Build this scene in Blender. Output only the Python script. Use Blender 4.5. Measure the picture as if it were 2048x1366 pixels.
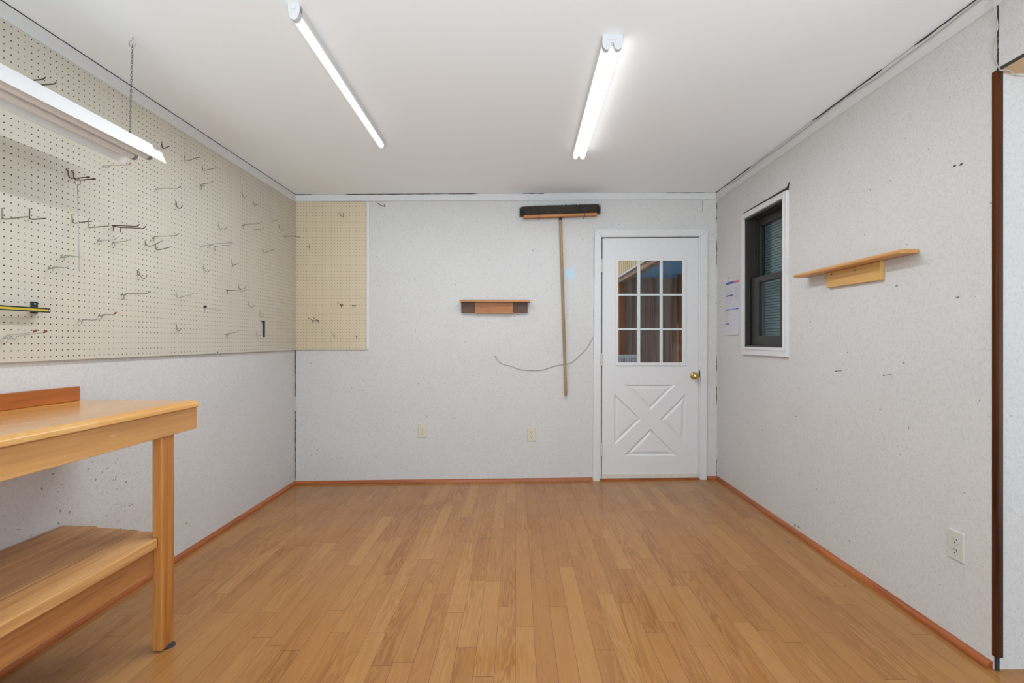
import bpy, bmesh, math, random
from mathutils import Vector
random.seed(7)
S = bpy.context.scene
for o in list(bpy.data.objects):
    bpy.data.objects.remove(o)

# ------------------------------------------------------------------ camera
CX, CY, F = 1033.0, 681.0, 1000.0          # vanishing point of the room's depth lines, focal length in pixels of 2048
CZ = 1.173                                  # camera height
cam = bpy.data.cameras.new('camera')
cam.sensor_width = 36.0
cam.lens = F / 2048 * 36.0
cam.shift_x = -(CX - 1024) / 2048
cam.shift_y = -(683 - CY) / 2048
cam.clip_start = 0.02
camo = bpy.data.objects.new('camera', cam)
S.collection.objects.link(camo)
camo.location = (0, 0, CZ)
camo.rotation_euler = (math.pi / 2, 0, 0)
S.camera = camo

# ------------------------------------------------------------------ world, lights, exposure
EXPOSURE = -0.71
TUBE = 6.5          # emission of a lit ceiling tube
LED_A, LED_B = 28.0, 26.0   # downward light of the narrow and the wide strip light, watts
S.view_settings.view_transform = 'Standard'
S.view_settings.look = 'None'
S.view_settings.gamma = 1.0
S.view_settings.use_curve_mapping = False
S.view_settings.exposure = EXPOSURE
w = bpy.data.worlds.new('sky')
S.world = w
w.use_nodes = True
bg = w.node_tree.nodes['Background']
bg.inputs[0].default_value = (0.76, 0.86, 1.0, 1)
bg.inputs[1].default_value = 0.95
def area(name, loc, rot, sx, sy, watts, col=(1, 1, 1)):
    al = bpy.data.lights.new(name, 'AREA')
    al.shape = 'RECTANGLE'
    al.size, al.size_y = sx, sy
    al.energy = watts
    al.color = col
    o = bpy.data.objects.new(name, al)
    S.collection.objects.link(o)
    o.location = loc
    o.rotation_euler = rot
    return o
# added fill lights behind the camera: one level, one aimed up at the ceiling
area('rear_fill', (-0.1, -2.55, 0.95), (math.radians(90), 0, 0), 3.0, 1.6, 100, (0.82, 0.92, 1.0))
area('upward_fill', (-0.1, -2.50, 0.25), (math.radians(142), 0, 0), 3.0, 0.5, 168, (0.74, 0.90, 1.0)).data.spread = math.radians(95)
# added unseen fill light shining in through the wide opening on the right
area('side_fill', (3.15, 1.0, 0.95), (0, math.radians(90), 0), 1.7, 1.3, 24, (0.90, 0.955, 1.0))
sun = bpy.data.lights.new('sun', 'SUN')
sun.energy = 2.4
sun.angle = math.radians(3)
sun.color = (1.0, 0.95, 0.88)
suno = bpy.data.objects.new('sun', sun)
S.collection.objects.link(suno)
suno.rotation_euler = (0, math.radians(-52), 0)
try:
    S.cycles.use_denoising = True
    S.cycles.max_bounces = 10
    S.cycles.diffuse_bounces = 6
    S.cycles.transparent_max_bounces = 12
    S.cycles.sample_clamp_indirect = 6
except Exception:
    pass

# ------------------------------------------------------------------ room measures
XL, XR = -1.838, 1.680
TILT = 0.0083
def zf(x): return TILT * x
def zc(x): return 2.395 + TILT * x
YB0 = 4.14
def yb(x): return YB0 + 0.0125 * (x - XL)
def pb(px, py, off=0.0):                     # picture point -> back wall plane, off metres in front of it
    dx, dz = (px - CX) / F, (CY - py) / F
    y = (YB0 - 0.0125 * XL - off) / (1 - 0.0125 * dx)
    return Vector((dx * y, y, CZ + dz * y))
def py_(px, py, y):                          # picture point -> plane at depth y
    return Vector(((px - CX) / F * y, y, CZ + (CY - py) / F * y))
def px_(px, py, X):                          # picture point -> plane at x = X
    y = X * F / (px - CX)
    return Vector((X, y, CZ + (CY - py) / F * y))
XPEG = -1.822                                # front face of the left pegboard
PEGB = 0.012                                 # how far the back pegboard stands off its wall

# ------------------------------------------------------------------ object helpers
def wloc(o):
    v = Vector((0, 0, 0))
    while o is not None:
        v += o.location
        o = o.parent
    return v
def obj(name, bm, m=None, parent=None, smooth=False, bevel=0.0, origin=None, segs=2):
    bmesh.ops.recalc_face_normals(bm, faces=bm.faces[:])
    if bevel > 0:
        es = [e for e in bm.edges if len(e.link_faces) == 2 and e.calc_face_angle(0) > 0.6]
        bmesh.ops.bevel(bm, geom=es, offset=bevel, segments=segs, affect='EDGES', profile=0.5, clamp_overlap=True)
    me = bpy.data.meshes.new(name)
    if parent is not None:
        off = wloc(parent)
    elif origin == 'base' and len(bm.verts):
        xs = [v.co.x for v in bm.verts]; ys = [v.co.y for v in bm.verts]; zs = [v.co.z for v in bm.verts]
        off = Vector(((min(xs) + max(xs)) / 2, (min(ys) + max(ys)) / 2, min(zs)))
    else:
        off = Vector((0, 0, 0))
    for v in bm.verts:
        v.co -= off
    bm.to_mesh(me)
    bm.free()
    if smooth:
        for p in me.polygons:
            p.use_smooth = True
    o = bpy.data.objects.new(name, me)
    S.collection.objects.link(o)
    if parent is not None:
        o.parent = parent
    else:
        o.location = off
    for mm in (m if isinstance(m, (list, tuple)) else [m]):
        if mm is not None:
            me.materials.append(mm)
    return o
def thing(name, label, cat, loc, group=None):
    o = bpy.data.objects.new(name, None)
    o.empty_display_size = 0.05
    S.collection.objects.link(o)
    o.location = loc
    o['label'] = label; o['category'] = cat
    if group: o['group'] = group
    return o
def tag(o, label, cat, group=None, kind=None):
    o['label'] = label; o['category'] = cat
    if group: o['group'] = group
    if kind: o['kind'] = kind
    return o
def struct(o, label=None, cat=None):
    o['kind'] = 'structure'
    if label: o['label'] = label
    if cat: o['category'] = cat
    return o
def quad(bm, a, b, c, d):
    return bm.faces.new([bm.verts.new(p) for p in (a, b, c, d)])
def prism(bm, pts, d):                       # polygon swept along a vector
    d = Vector(d)
    n = len(pts)
    A = [bm.verts.new(p) for p in pts]
    B = [bm.verts.new(Vector(p) + d) for p in pts]
    bm.faces.new(A); bm.faces.new(B[::-1])
    for i in range(n):
        j = (i + 1) % n
        bm.faces.new([A[i], B[i], B[j], A[j]])
def box(bm, x0, x1, y0, y1, z0, z1):
    prism(bm, [(x0, y0, z0), (x1, y0, z0), (x1, y0, z1), (x0, y0, z1)], (0, y1 - y0, 0))
def loft(bm, P, Q):                          # two polygons joined, capped
    A = [bm.verts.new(p) for p in P]; B = [bm.verts.new(p) for p in Q]
    bm.faces.new(A); bm.faces.new(B[::-1])
    n = len(A)
    for i in range(n):
        j = (i + 1) % n
        bm.faces.new([A[i], B[i], B[j], A[j]])
def plate(bm, outer, holes, f, d0, d1):      # a slab with holes; f(u, v, d) -> point
    for d in (d0, d1):
        es = []
        for loop in [outer] + holes:
            vs = [bm.verts.new(f(u, v, d)) for u, v in loop]
            for i in range(len(vs)):
                es.append(bm.edges.new((vs[i], vs[(i + 1) % len(vs)])))
        bmesh.ops.triangle_fill(bm, use_beauty=True, use_dissolve=False, edges=es)
    for loop in [outer] + holes:
        n = len(loop)
        for i in range(n):
            a, b = loop[i], loop[(i + 1) % n]
            quad(bm, f(*a, d0), f(*b, d0), f(*b, d1), f(*a, d1))
    bmesh.ops.remove_doubles(bm, verts=bm.verts[:], dist=1e-5)
def tube(bm, pts, r, segs=7, cap=True, radii=None):
    pts = [Vector(p) for p in pts]
    n = len(pts)
    rings = []
    prev = None
    for i, p in enumerate(pts):
        t = (pts[min(i + 1, n - 1)] - pts[max(i - 1, 0)])
        if t.length < 1e-9: t = Vector((0, 0, 1))
        t.normalize()
        if prev is None:
            a = Vector((0, 0, 1)) if abs(t.z) < 0.9 else Vector((1, 0, 0))
            u = t.cross(a).normalized()
        else:
            u = (prev - t * prev.dot(t))
            u = u.normalized() if u.length > 1e-6 else t.orthogonal().normalized()
        prev = u
        v = t.cross(u)
        rr = radii[i] if radii else r
        rings.append([bm.verts.new(p + (u * math.cos(2 * math.pi * k / segs) + v * math.sin(2 * math.pi * k / segs)) * rr) for k in range(segs)])
    for i in range(n - 1):
        for k in range(segs):
            j = (k + 1) % segs
            bm.faces.new([rings[i][k], rings[i][j], rings[i + 1][j], rings[i + 1][k]])
    if cap:
        bm.faces.new(rings[0][::-1]); bm.faces.new(rings[-1])
def ball(bm, c, r, sc=(1, 1, 1), u=10, v=7):
    res = bmesh.ops.create_uvsphere(bm, u_segments=u, v_segments=v, radius=r)
    for vv in res['verts']:
        vv.co = Vector((vv.co.x * sc[0], vv.co.y * sc[1], vv.co.z * sc[2])) + Vector(c)
def smoothline(pts, n=4):                    # Catmull-Rom
    pts = [Vector(p) for p in pts]
    out = []
    for i in range(len(pts) - 1):
        p0 = pts[max(i - 1, 0)]; p1 = pts[i]; p2 = pts[i + 1]; p3 = pts[min(i + 2, len(pts) - 1)]
        for k in range(n):
            t = k / n
            out.append(0.5 * ((2 * p1) + (p2 - p0) * t + (2 * p0 - 5 * p1 + 4 * p2 - p3) * t * t + (3 * p1 - p0 - 3 * p2 + p3) * t ** 3))
    out.append(pts[-1])
    return out
def B(): return bmesh.new()

# ------------------------------------------------------------------ materials
def srgb(r, g, b):
    def c(x):
        x /= 255.0
        return x / 12.92 if x <= 0.04045 else ((x + 0.055) / 1.055) ** 2.4
    return (c(r), c(g), c(b), 1)
class N:
    def __init__(s, name):
        s.m = bpy.data.materials.new(name); s.m.use_nodes = True
        s.t = s.m.node_tree; s.n = s.t.nodes; s.l = s.t.links
        s.p = s.n['Principled BSDF']
    def new(s, ty, **kw):
        x = s.n.new(ty)
        for k, v in kw.items(): setattr(x, k, v)
        return x
    def link(s, a, b): s.l.new(a, b)
    def coord(s): return s.new('ShaderNodeTexCoord').outputs['Object']
    def mapping(s, v, scale=(1, 1, 1), loc=(0, 0, 0), rot=(0, 0, 0)):
        m = s.new('ShaderNodeMapping')
        m.inputs['Scale'].default_value = scale; m.inputs['Location'].default_value = loc; m.inputs['Rotation'].default_value = rot
        s.link(v, m.inputs['Vector']); return m.outputs[0]
    def noise(s, v, scale, detail=3, rough=0.5, dist=0.0):
        x = s.new('ShaderNodeTexNoise')
        x.inputs['Scale'].default_value = scale; x.inputs['Detail'].default_value = detail
        x.inputs['Roughness'].default_value = rough; x.inputs['Distortion'].default_value = dist
        s.link(v, x.inputs['Vector']); return x.outputs[0]
    def math(s, op, a, b=None, c=None):
        x = s.new('ShaderNodeMath', operation=op)
        for i, q in enumerate((a, b, c)):
            if q is None: continue
            if isinstance(q, (int, float)): x.inputs[i].default_value = q
            else: s.link(q, x.inputs[i])
        return x.outputs[0]
    def ramp(s, f, stops):
        x = s.new('ShaderNodeValToRGB')
        e = x.color_ramp.elements
        while len(e) < len(stops): e.new(0.5)
        for i, (pos, col) in enumerate(stops):
            e[i].position = pos; e[i].color = col if len(col) == 4 else (*col, 1)
        s.link(f, x.inputs[0]); return x.outputs[0]
    def mix(s, f, a, b, mode='MIX'):
        x = s.new('ShaderNodeMix', data_type='RGBA', blend_type=mode)
        for sock, q in ((x.inputs[0], f), (x.inputs[6], a), (x.inputs[7], b)):
            if isinstance(q, (int, float)): sock.default_value = q
            elif isinstance(q, tuple): sock.default_value = q
            else: s.link(q, sock)
        return x.outputs[2]
    def bump(s, h, strength=0.3, dist=0.002):
        x = s.new('ShaderNodeBump')
        x.inputs['Strength'].default_value = strength; x.inputs['Distance'].default_value = dist
        s.link(h, x.inputs['Height']); s.link(x.outputs[0], s.p.inputs['Normal'])
    def set(s, col=None, rough=None, metal=None, spec=None):
        if col is not None:
            if isinstance(col, tuple): s.p.inputs['Base Color'].default_value = col
            else: s.link(col, s.p.inputs['Base Color'])
        if rough is not None: s.p.inputs['Roughness'].default_value = rough
        if metal is not None: s.p.inputs['Metallic'].default_value = metal
        if spec is not None: s.p.inputs['Specular IOR Level'].default_value = spec
        return s.m
def plain(name, col, rough=0.5, metal=0.0, var=0.06, spec=0.5, scale=30):
    n = N(name)
    f = n.noise(n.coord(), scale, 3)
    c = n.ramp(f, [(0.3, tuple(x * (1 - var) for x in col[:3])), (0.7, tuple(min(1, x * (1 + var)) for x in col[:3]))])
    return n.set(c, rough, metal, spec)
def wall_mat(name, col, specks=0.5, dirt_z=None):
    n = N(name)
    c = n.coord()
    # painted flake-board: little overlapping chips give the bump
    w1 = n.noise(n.mapping(c, (1, 1, 1)), 7, 2)
    warp = n.new('ShaderNodeVectorMath', operation='ADD')
    n.link(c, warp.inputs[0])
    vn = n.new('ShaderNodeTexNoise'); vn.inputs['Scale'].default_value = 9; n.link(c, vn.inputs['Vector'])
    sc = n.new('ShaderNodeVectorMath', operation='SCALE'); sc.inputs['Scale'].default_value = 0.09
    n.link(vn.outputs['Color'], sc.inputs[0]); n.link(sc.outputs[0], warp.inputs[1])
    vo = n.new('ShaderNodeTexVoronoi'); vo.inputs['Scale'].default_value = 34
    n.link(warp.outputs[0], vo.inputs['Vector'])
    sepc = n.new('ShaderNodeSeparateColor'); n.link(vo.outputs['Color'], sepc.inputs[0])
    chips = sepc.outputs[0]
    fine = n.noise(c, 160, 3, 0.6)
    h = n.math('ADD', n.math('MULTIPLY', chips, 0.55), n.math('MULTIPLY', fine, 0.75))
    n.bump(h, 0.75, 0.0026)
    # specks: unpainted pits
    v2 = n.new('ShaderNodeTexVoronoi'); v2.inputs['Scale'].default_value = 30
    n.link(warp.outputs[0], v2.inputs['Vector'])
    s2 = n.new('ShaderNodeSeparateColor'); n.link(v2.outputs['Color'], s2.inputs[0])
    gate = n.math('GREATER_THAN', n.math('ADD', s2.outputs[1], n.math('MULTIPLY', w1, 0.5)), 1.20 - specks * 0.25)
    dot = n.math('LESS_THAN', v2.outputs['Distance'], n.math('MULTIPLY', s2.outputs[2], 0.15))
    m = n.math('MULTIPLY', n.math('MULTIPLY', gate, dot), 0.6)
    base = n.mix(n.ramp(n.noise(c, 2.2, 4), [(0.35, (0, 0, 0)), (0.7, (1, 1, 1))]), tuple(x * 0.965 for x in col[:3]) + (1,), col)
    flk = n.ramp(n.noise(n.mapping(warp.outputs[0], (1, 1, 1)), 85, 3, 0.7), [(0.36, (0.90, 0.90, 0.90)), (0.52, (1, 1, 1)), (0.66, (1, 1, 1)), (0.76, (1.06, 1.06, 1.06))])
    base = n.mix(1.0, base, flk, 'MULTIPLY')
    colr = n.mix(m, base, (0.10, 0.095, 0.09, 1))
    if dirt_z is not None:                    # scuffs and black pits where tools knocked the wall under the bench
        y0, y1, z0, z1 = dirt_z
        sx = n.new('ShaderNodeSeparateXYZ'); n.link(c, sx.inputs[0])
        def win(o, a, b):
            return n.math('MULTIPLY', n.math('GREATER_THAN', o, a), n.math('LESS_THAN', o, b))
        area = n.math('MULTIPLY', win(sx.outputs[1], y0, y1), win(sx.outputs[2], z0, z1))
        v3 = n.new('ShaderNodeTexVoronoi'); v3.inputs['Scale'].default_value = 62
        n.link(warp.outputs[0], v3.inputs['Vector'])
        s3 = n.new('ShaderNodeSeparateColor'); n.link(v3.outputs['Color'], s3.inputs[0])
        g3 = n.math('GREATER_THAN', n.math('ADD', s3.outputs[0], n.math('MULTIPLY', n.noise(c, 6, 3), 0.6)), 1.03)
        d3 = n.math('LESS_THAN', v3.outputs['Distance'], n.math('MULTIPLY', s3.outputs[1], 0.3))
        colr = n.mix(n.math('MULTIPLY', n.math('MULTIPLY', g3, d3), n.math('MULTIPLY', area, 0.7)), colr, (0.09, 0.085, 0.08, 1))
    return n.set(colr, 0.55, 0, 0.35)
def wood(name, light, dark, axis=1, scale=1.0, rough=0.4, bumpy=0.05, grain=1.0, stain=None, coat=0.0, knots=0.0, grime=0.0):
    n = N(name)
    c = n.coord()
    sc = [22.0, 22.0, 22.0]; sc[axis] = 1.5
    v = n.mapping(c, tuple(x * scale for x in sc))
    g1 = n.noise(v, 1.0, 4, 0.6, 0.9)
    sc2 = [150.0, 150.0, 150.0]; sc2[axis] = 5.0
    g2 = n.noise(n.mapping(c, tuple(x * scale for x in sc2)), 1.0, 3, 0.6)
    f = n.math('ADD', n.math('MULTIPLY', g1, 0.75), n.math('MULTIPLY', g2, 0.3 * grain))
    col = n.ramp(f, [(0.34, dark), (0.50, tuple((a + b) / 2 for a, b in zip(light, dark))), (0.66, light)])
    if stain is not None:                     # (colour, threshold): rubbed or dirty patches with their own outline
        sn = n.noise(n.mapping(c, (6, 2.2, 6)), 1.6, 5, 0.65)
        col = n.mix(n.math('MULTIPLY', n.ramp(sn, [(stain[1], (0, 0, 0)), (stain[1] + 0.06, (1, 1, 1))]), stain[2]), col, stain[0])
    if knots > 0:                             # scattered oval knots and nail holes, stretched along the grain
        ks = [9.0, 9.0, 9.0]; ks[axis] = 3.2
        kv = n.new('ShaderNodeTexVoronoi'); kv.inputs['Scale'].default_value = 1.0
        n.link(n.mapping(c, tuple(ks)), kv.inputs['Vector'])
        kc = n.new('ShaderNodeSeparateColor'); n.link(kv.outputs['Color'], kc.inputs[0])
        kd = n.ramp(kv.outputs['Distance'], [(0.0, (1, 1, 1)), (0.07, (0.75, 0.75, 0.75)), (0.13, (0.0, 0.0, 0.0))])
        km = n.math('MULTIPLY', n.math('GREATER_THAN', kc.outputs[0], 1.0 - knots), n.math('MULTIPLY', kd, 0.75))
        col = n.mix(km, col, tuple(x * 0.30 for x in dark) + (1,))
    if grime > 0:                             # dark worn streaks running with the grain
        gs = [26.0, 26.0, 26.0]; gs[axis] = 3.0
        gn = n.noise(n.mapping(c, tuple(gs), (3.3, 1.7, 0.4)), 1.0, 5, 0.7, 0.5)
        gm = n.math('MULTIPLY', n.ramp(gn, [(0.60, (0, 0, 0)), (0.68, (1, 1, 1))]), grime)
        col = n.mix(gm, col, tuple(x * 0.45 for x in dark) + (1,))
    n.bump(f, bumpy, 0.002)
    n.p.inputs['Coat Weight'].default_value = coat
    n.p.inputs['Coat Roughness'].default_value = 0.12
    return n.set(col, rough, 0, 0.4)
def emis(name, col, strength):
    n = N(name)
    n.p.inputs['Base Color'].default_value = (0.9, 0.9, 0.9, 1)
    n.p.inputs['Emission Color'].default_value = col
    n.p.inputs['Emission Strength'].default_value = strength
    return n.m
def glass_mat(name, tint, fac=0.07, rough=0.0):
    n = N(name)
    n.n.remove(n.p)
    tr = n.new('ShaderNodeBsdfTransparent'); tr.inputs[0].default_value = tint
    gl = n.new('ShaderNodeBsdfGlossy'); gl.inputs['Roughness'].default_value = rough
    mx = n.new('ShaderNodeMixShader')
    fr = n.new('ShaderNodeFresnel'); fr.inputs[0].default_value = 1.45
    ge = n.new('ShaderNodeNewGeometry')
    n.link(n.math('MULTIPLY', n.math('ADD', fr.outputs[0], fac), n.math('SUBTRACT', 1.0, ge.outputs['Backfacing'])), mx.inputs[0])
    n.link(tr.outputs[0], mx.inputs[1]); n.link(gl.outputs[0], mx.inputs[2])
    n.link(mx.outputs[0], n.n['Material Output'].inputs['Surface'])
    return n.m
def peg_mat(name, col, u_axis, u0, v0):
    n = N(name)
    c = n.coord()
    sx = n.new('ShaderNodeSeparateXYZ'); n.link(c, sx.inputs[0])
    def cell(o, o0):
        q = n.math('ADD', n.math('MULTIPLY', n.math('SUBTRACT', o, o0), 1 / 0.0254), 100.5)
        return n.math('SUBTRACT', n.math('FRACT', q), 0.5)
    du, dv = cell(sx.outputs[u_axis], u0), cell(sx.outputs[2], v0)
    r2 = n.math('ADD', n.math('MULTIPLY', du, du), n.math('MULTIPLY', dv, dv))
    hole = n.math('LESS_THAN', r2, 0.0098)
    blotch = n.ramp(n.noise(c, 3.0, 4, 0.6), [(0.35, tuple(x * 0.95 for x in col[:3])), (0.7, col)])
    n.bump(n.noise(c, 300, 2), 0.05, 0.001)
    return n.set(n.mix(hole, blotch, (0.012, 0.010, 0.008, 1)), 0.5, 0, 0.35)
def floor_mat():
    n = N('oak_floor')
    c = n.coord()
    sx = n.new('ShaderNodeSeparateXYZ'); n.link(c, sx.inputs[0])
    X, Y = sx.outputs[0], sx.outputs[1]
    W = 0.0745
    u = n.math('MULTIPLY', n.math('ADD', X, 10 * W + 0.004), 1 / W)
    ci = n.math('FLOOR', u); cf = n.math('SUBTRACT', u, ci)
    def wn(a, b=None):
        x = n.new('ShaderNodeTexWhiteNoise', noise_dimensions='2D')
        cb = n.new('ShaderNodeCombineXYZ')
        n.link(a, cb.inputs[0])
        if b is not None: n.link(b, cb.inputs[1])
        n.link(cb.outputs[0], x.inputs['Vector']); return x.outputs[0], x.outputs[1]
    off, _ = wn(ci)
    L = n.math('ADD', 0.52, n.math('MULTIPLY', off, 0.55))
    v = n.math('ADD', n.math('DIVIDE', n.math('ADD', Y, 20.0), L), n.math('MULTIPLY', off, 37.0))
    ri = n.math('FLOOR', v); rf = n.math('SUBTRACT', v, ri)
    r1, rc = wn(ci, ri)
    # seams
    eu = n.math('MINIMUM', cf, n.math('SUBTRACT', 1.0, cf))
    ev = n.math('MULTIPLY', n.math('MINIMUM', rf, n.math('SUBTRACT', 1.0, rf)), L)
    seam = n.math('MAXIMUM', n.math('LESS_THAN', eu, 0.010), n.math('LESS_THAN', ev, 0.0011))
    # grain, shifted per plank
    cb = n.new('ShaderNodeCombineXYZ')
    n.link(n.math('ADD', X, n.math('MULTIPLY', r1, 13.0)), cb.inputs[0])
    n.link(n.math('ADD', Y, n.math('MULTIPLY', r1, 29.0)), cb.inputs[1])
    vec = cb.outputs[0]
    big = n.noise(n.mapping(vec, (16, 1.3, 1)), 1.0, 3, 0.55, 0.6)
    rings = n.math('SINE', n.math('MULTIPLY', big, 62.0))
    ringa = n.math('MULTIPLY', n.math('ADD', rings, 1.0), 0.5)
    fine = n.noise(n.mapping(vec, (260, 6, 1)), 1.0, 3, 0.6)
    g = n.math('ADD', n.math('MULTIPLY', ringa, 0.35), n.math('MULTIPLY', fine, 0.65))
    base = n.ramp(r1, [(0.0, srgb(156, 106, 56)), (0.35, srgb(161, 111, 60)), (0.7, srgb(164, 115, 63)), (1.0, srgb(170, 122, 69))])
    hasg = n.ramp(n.noise(n.mapping(vec, (5, 0.8, 1)), 1.0, 2), [(0.42, (0.16, 0.16, 0.16)), (0.66, (0.80, 0.80, 0.80))])
    dark = n.mix(1.0, base, (0.68, 0.58, 0.48, 1), 'MULTIPLY')
    gm = n.math('MULTIPLY', n.ramp(g, [(0.40, (1, 1, 1)), (0.66, (0, 0, 0))]), hasg)
    col = n.mix(gm, base, dark)
    col = n.mix(n.math('MULTIPLY', seam, 0.8), col, srgb(88, 54, 28))
    n.bump(n.math('SUBTRACT', n.math('MULTIPLY', fine, 0.12), seam), 0.12, 0.001)
    n.p.inputs['Coat Weight'].default_value = 0.42
    n.p.inputs['Coat Roughness'].default_value = 0.07
    rr = n.ramp(n.noise(c, 5, 3), [(0.3, (0.30, 0.30, 0.30)), (0.7, (0.42, 0.42, 0.42))])
    n.link(rr, n.p.inputs['Roughness'])
    return n.set(col, None, 0, 0.15)

WHITE = (0.635, 0.625, 0.615, 1)
M_wall = wall_mat('painted_flakeboard', WHITE, 0.45)
M_wall_b = wall_mat('painted_flakeboard_back', WHITE, 0.75)
M_wall_l = wall_mat('painted_flakeboard_left', WHITE, 0.35, (1.2, 2.45, 0.25, 0.86))
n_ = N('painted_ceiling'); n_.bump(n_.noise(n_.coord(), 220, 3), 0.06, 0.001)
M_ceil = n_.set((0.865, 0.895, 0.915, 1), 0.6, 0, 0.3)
M_trim = plain('trim_paint', (0.665, 0.66, 0.66, 1), 0.35, var=0.02)
M_door = plain('door_paint', (0.68, 0.68, 0.685, 1), 0.32, var=0.015)
M_gap = plain('dark_gap', (0.045, 0.04, 0.037, 1), 0.9)
M_base = wood('shoe_moulding_wood', srgb(176, 100, 52)[:3], srgb(126, 62, 28)[:3], 1, 1, 0.35)
M_base_x = wood('shoe_moulding_wood_back', srgb(176, 100, 52)[:3], srgb(126, 62, 28)[:3], 0, 1, 0.35)
M_floor = floor_mat()
M_peg = peg_mat('pegboard_left_board', srgb(198, 192, 177), 1, 1.7776, 1.110)
M_peg_b = peg_mat('pegboard_back_board', srgb(208, 193, 165), 0, -1.835, 1.1110)
M_lens = emis('lit_lens', (1.0, 0.985, 0.965, 1), TUBE)
M_lens_dim = emis('dim_lens', (1.0, 0.985, 0.965, 1), 1.15)
M_lens_a = emis('narrow_lens', (1.0, 0.99, 0.975, 1), 1.6)
M_white_metal = plain('white_enamel', (0.70, 0.70, 0.70, 1), 0.35, var=0.01)
M_cap = plain('end_cap_plastic', (0.56, 0.56, 0.56, 1), 0.45, var=0.01)
M_tube_off = plain('unlit_tube', (0.62, 0.60, 0.57, 1), 0.3, var=0.02)
M_steel = plain('zinc_wire', (0.36, 0.36, 0.35, 1), 0.42, 0.55)
M_dwire = plain('dark_wire', (0.10, 0.085, 0.065, 1), 0.5, 0.4)
M_mwire = plain('bronze_wire', (0.20, 0.175, 0.135, 1), 0.5, 0.4)
M_rust = plain('rusty_wire', (0.075, 0.040, 0.022, 1), 0.7, 0.2, var=0.3)
M_ring = plain('tube_cap', (0.28, 0.27, 0.26, 1), 0.4, 0.5)
M_red = plain('red_dip', (0.27, 0.05, 0.03, 1), 0.5)
M_black = plain('black_plastic', (0.015, 0.015, 0.016, 1), 0.45)
M_pad = plain('dark_pad', (0.022, 0.026, 0.033, 1), 0.7)
M_yellow = plain('yellow_strip', srgb(196, 176, 56), 0.5, var=0.14)
M_ivory = plain('ivory_plastic', srgb(208, 200, 180), 0.35, var=0.02)
M_ltgrey = plain('light_plastic', srgb(198, 197, 190), 0.35, var=0.02)
M_slot = plain('slot_dark', (0.02, 0.018, 0.015, 1), 0.8)
M_brass = plain('brass', (0.62, 0.44, 0.16, 1), 0.18, 1.0, var=0.05)
M_hinge = plain('painted_hinge', srgb(206, 200, 188), 0.4, var=0.04)
M_blue = plain('blue_tape', srgb(184, 208, 222), 0.6, var=0.05)
M_cord = plain('painted_cord', srgb(178, 176, 170), 0.5)
M_cable = plain('white_cable', srgb(172, 168, 158), 0.5)
M_bench_top = wood('bench_top_pine', srgb(222, 172, 100)[:3], srgb(198, 142, 74)[:3], 1, 0.45, 0.24, 0.0, 0.5, (srgb(226, 192, 138), 0.62, 0.25), coat=0.4, knots=0.06)
M_apron = wood('bench_apron_pine', srgb(208, 158, 98)[:3], srgb(168, 118, 66)[:3], 1, 0.5, 0.42, 0.05, 1.0, (srgb(226, 200, 165), 0.74, 0.5), knots=0.16)
M_leg = wood('bench_leg_pine', srgb(200, 138, 72)[:3], srgb(158, 96, 42)[:3], 2, 0.7, 0.4, 0.05, 1.0, (srgb(70, 42, 22), 0.72, 0.6), knots=0.12, grime=0.25)
M_splash = wood('bench_backsplash_wood', srgb(180, 104, 44)[:3], srgb(146, 78, 30)[:3], 1, 0.5, 0.35, 0.03)
M_shelf = wood('bench_shelf_plank', srgb(204, 156, 108)[:3], srgb(162, 114, 72)[:3], 1, 0.6, 0.55, 0.06, 1.0, (srgb(70, 42, 24), 0.70, 0.5), knots=0.1, grime=0.5)
M_shelf_front = wood('bench_shelf_front_plank', srgb(214, 164, 104)[:3], srgb(160, 106, 58)[:3], 1, 0.5, 0.5, 0.06, 1.0, (srgb(120, 74, 42), 0.63, 0.6), knots=0.1, grime=0.3)
M_stretch = wood('bench_stretcher_wood', srgb(188, 130, 76)[:3], srgb(142, 88, 46)[:3], 1, 0.6, 0.55, 0.06, 1.0, (srgb(222, 200, 172), 0.62, 0.45), knots=0.22, grime=0.5)
M_oak_y = wood('shelf_oak', srgb(214, 160, 98)[:3], srgb(172, 116, 64)[:3], 1, 0.7, 0.4, 0.03)
M_oak_pale = wood('shelf_pale_oak', srgb(218, 176, 106)[:3], srgb(196, 148, 82)[:3], 1, 0.4, 0.4, 0.03)
M_oak_x = wood('back_shelf_oak', srgb(190, 134, 80)[:3], srgb(150, 96, 52)[:3], 0, 0.8, 0.4, 0.03)
M_oak_x2 = wood('back_shelf_cleat', srgb(186, 122, 62)[:3], srgb(146, 84, 36)[:3], 0, 0.8, 0.4, 0.03)
M_walnut = wood('dark_block_wood', srgb(98, 60, 30)[:3], srgb(62, 34, 16)[:3], 0, 0.8, 0.45, 0.03)
M_handle = wood('broom_handle_wood', srgb(176, 146, 108)[:3], srgb(140, 110, 76)[:3], 2, 1.0, 0.45, 0.02)
M_broomblock = wood('broom_block_wood', srgb(196, 134, 78)[:3], srgb(160, 98, 50)[:3], 0, 1.0, 0.5, 0.03)
M_bristle = plain('bristle', (0.026, 0.019, 0.013, 1), 0.8, var=0.5, scale=60)
M_jamb = wood('jamb_wood', srgb(92, 50, 24)[:3], srgb(48, 22, 9)[:3], 2, 0.8, 0.75, 0.05)
M_jamb.node_tree.nodes['Principled BSDF'].inputs['Specular IOR Level'].default_value = 0.08
M_jambdark = wood('jamb_wood_dark', srgb(66, 44, 30)[:3], srgb(38, 22, 13)[:3], 2, 0.8, 0.45, 0.05)
M_soffit = plain('bare_plywood', srgb(196, 164, 122), 0.6)
M_sash = plain('dark_sash', (0.028, 0.027, 0.022, 1), 0.45)
n_ = N('blind_slat')
n_.n.remove(n_.p)
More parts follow.
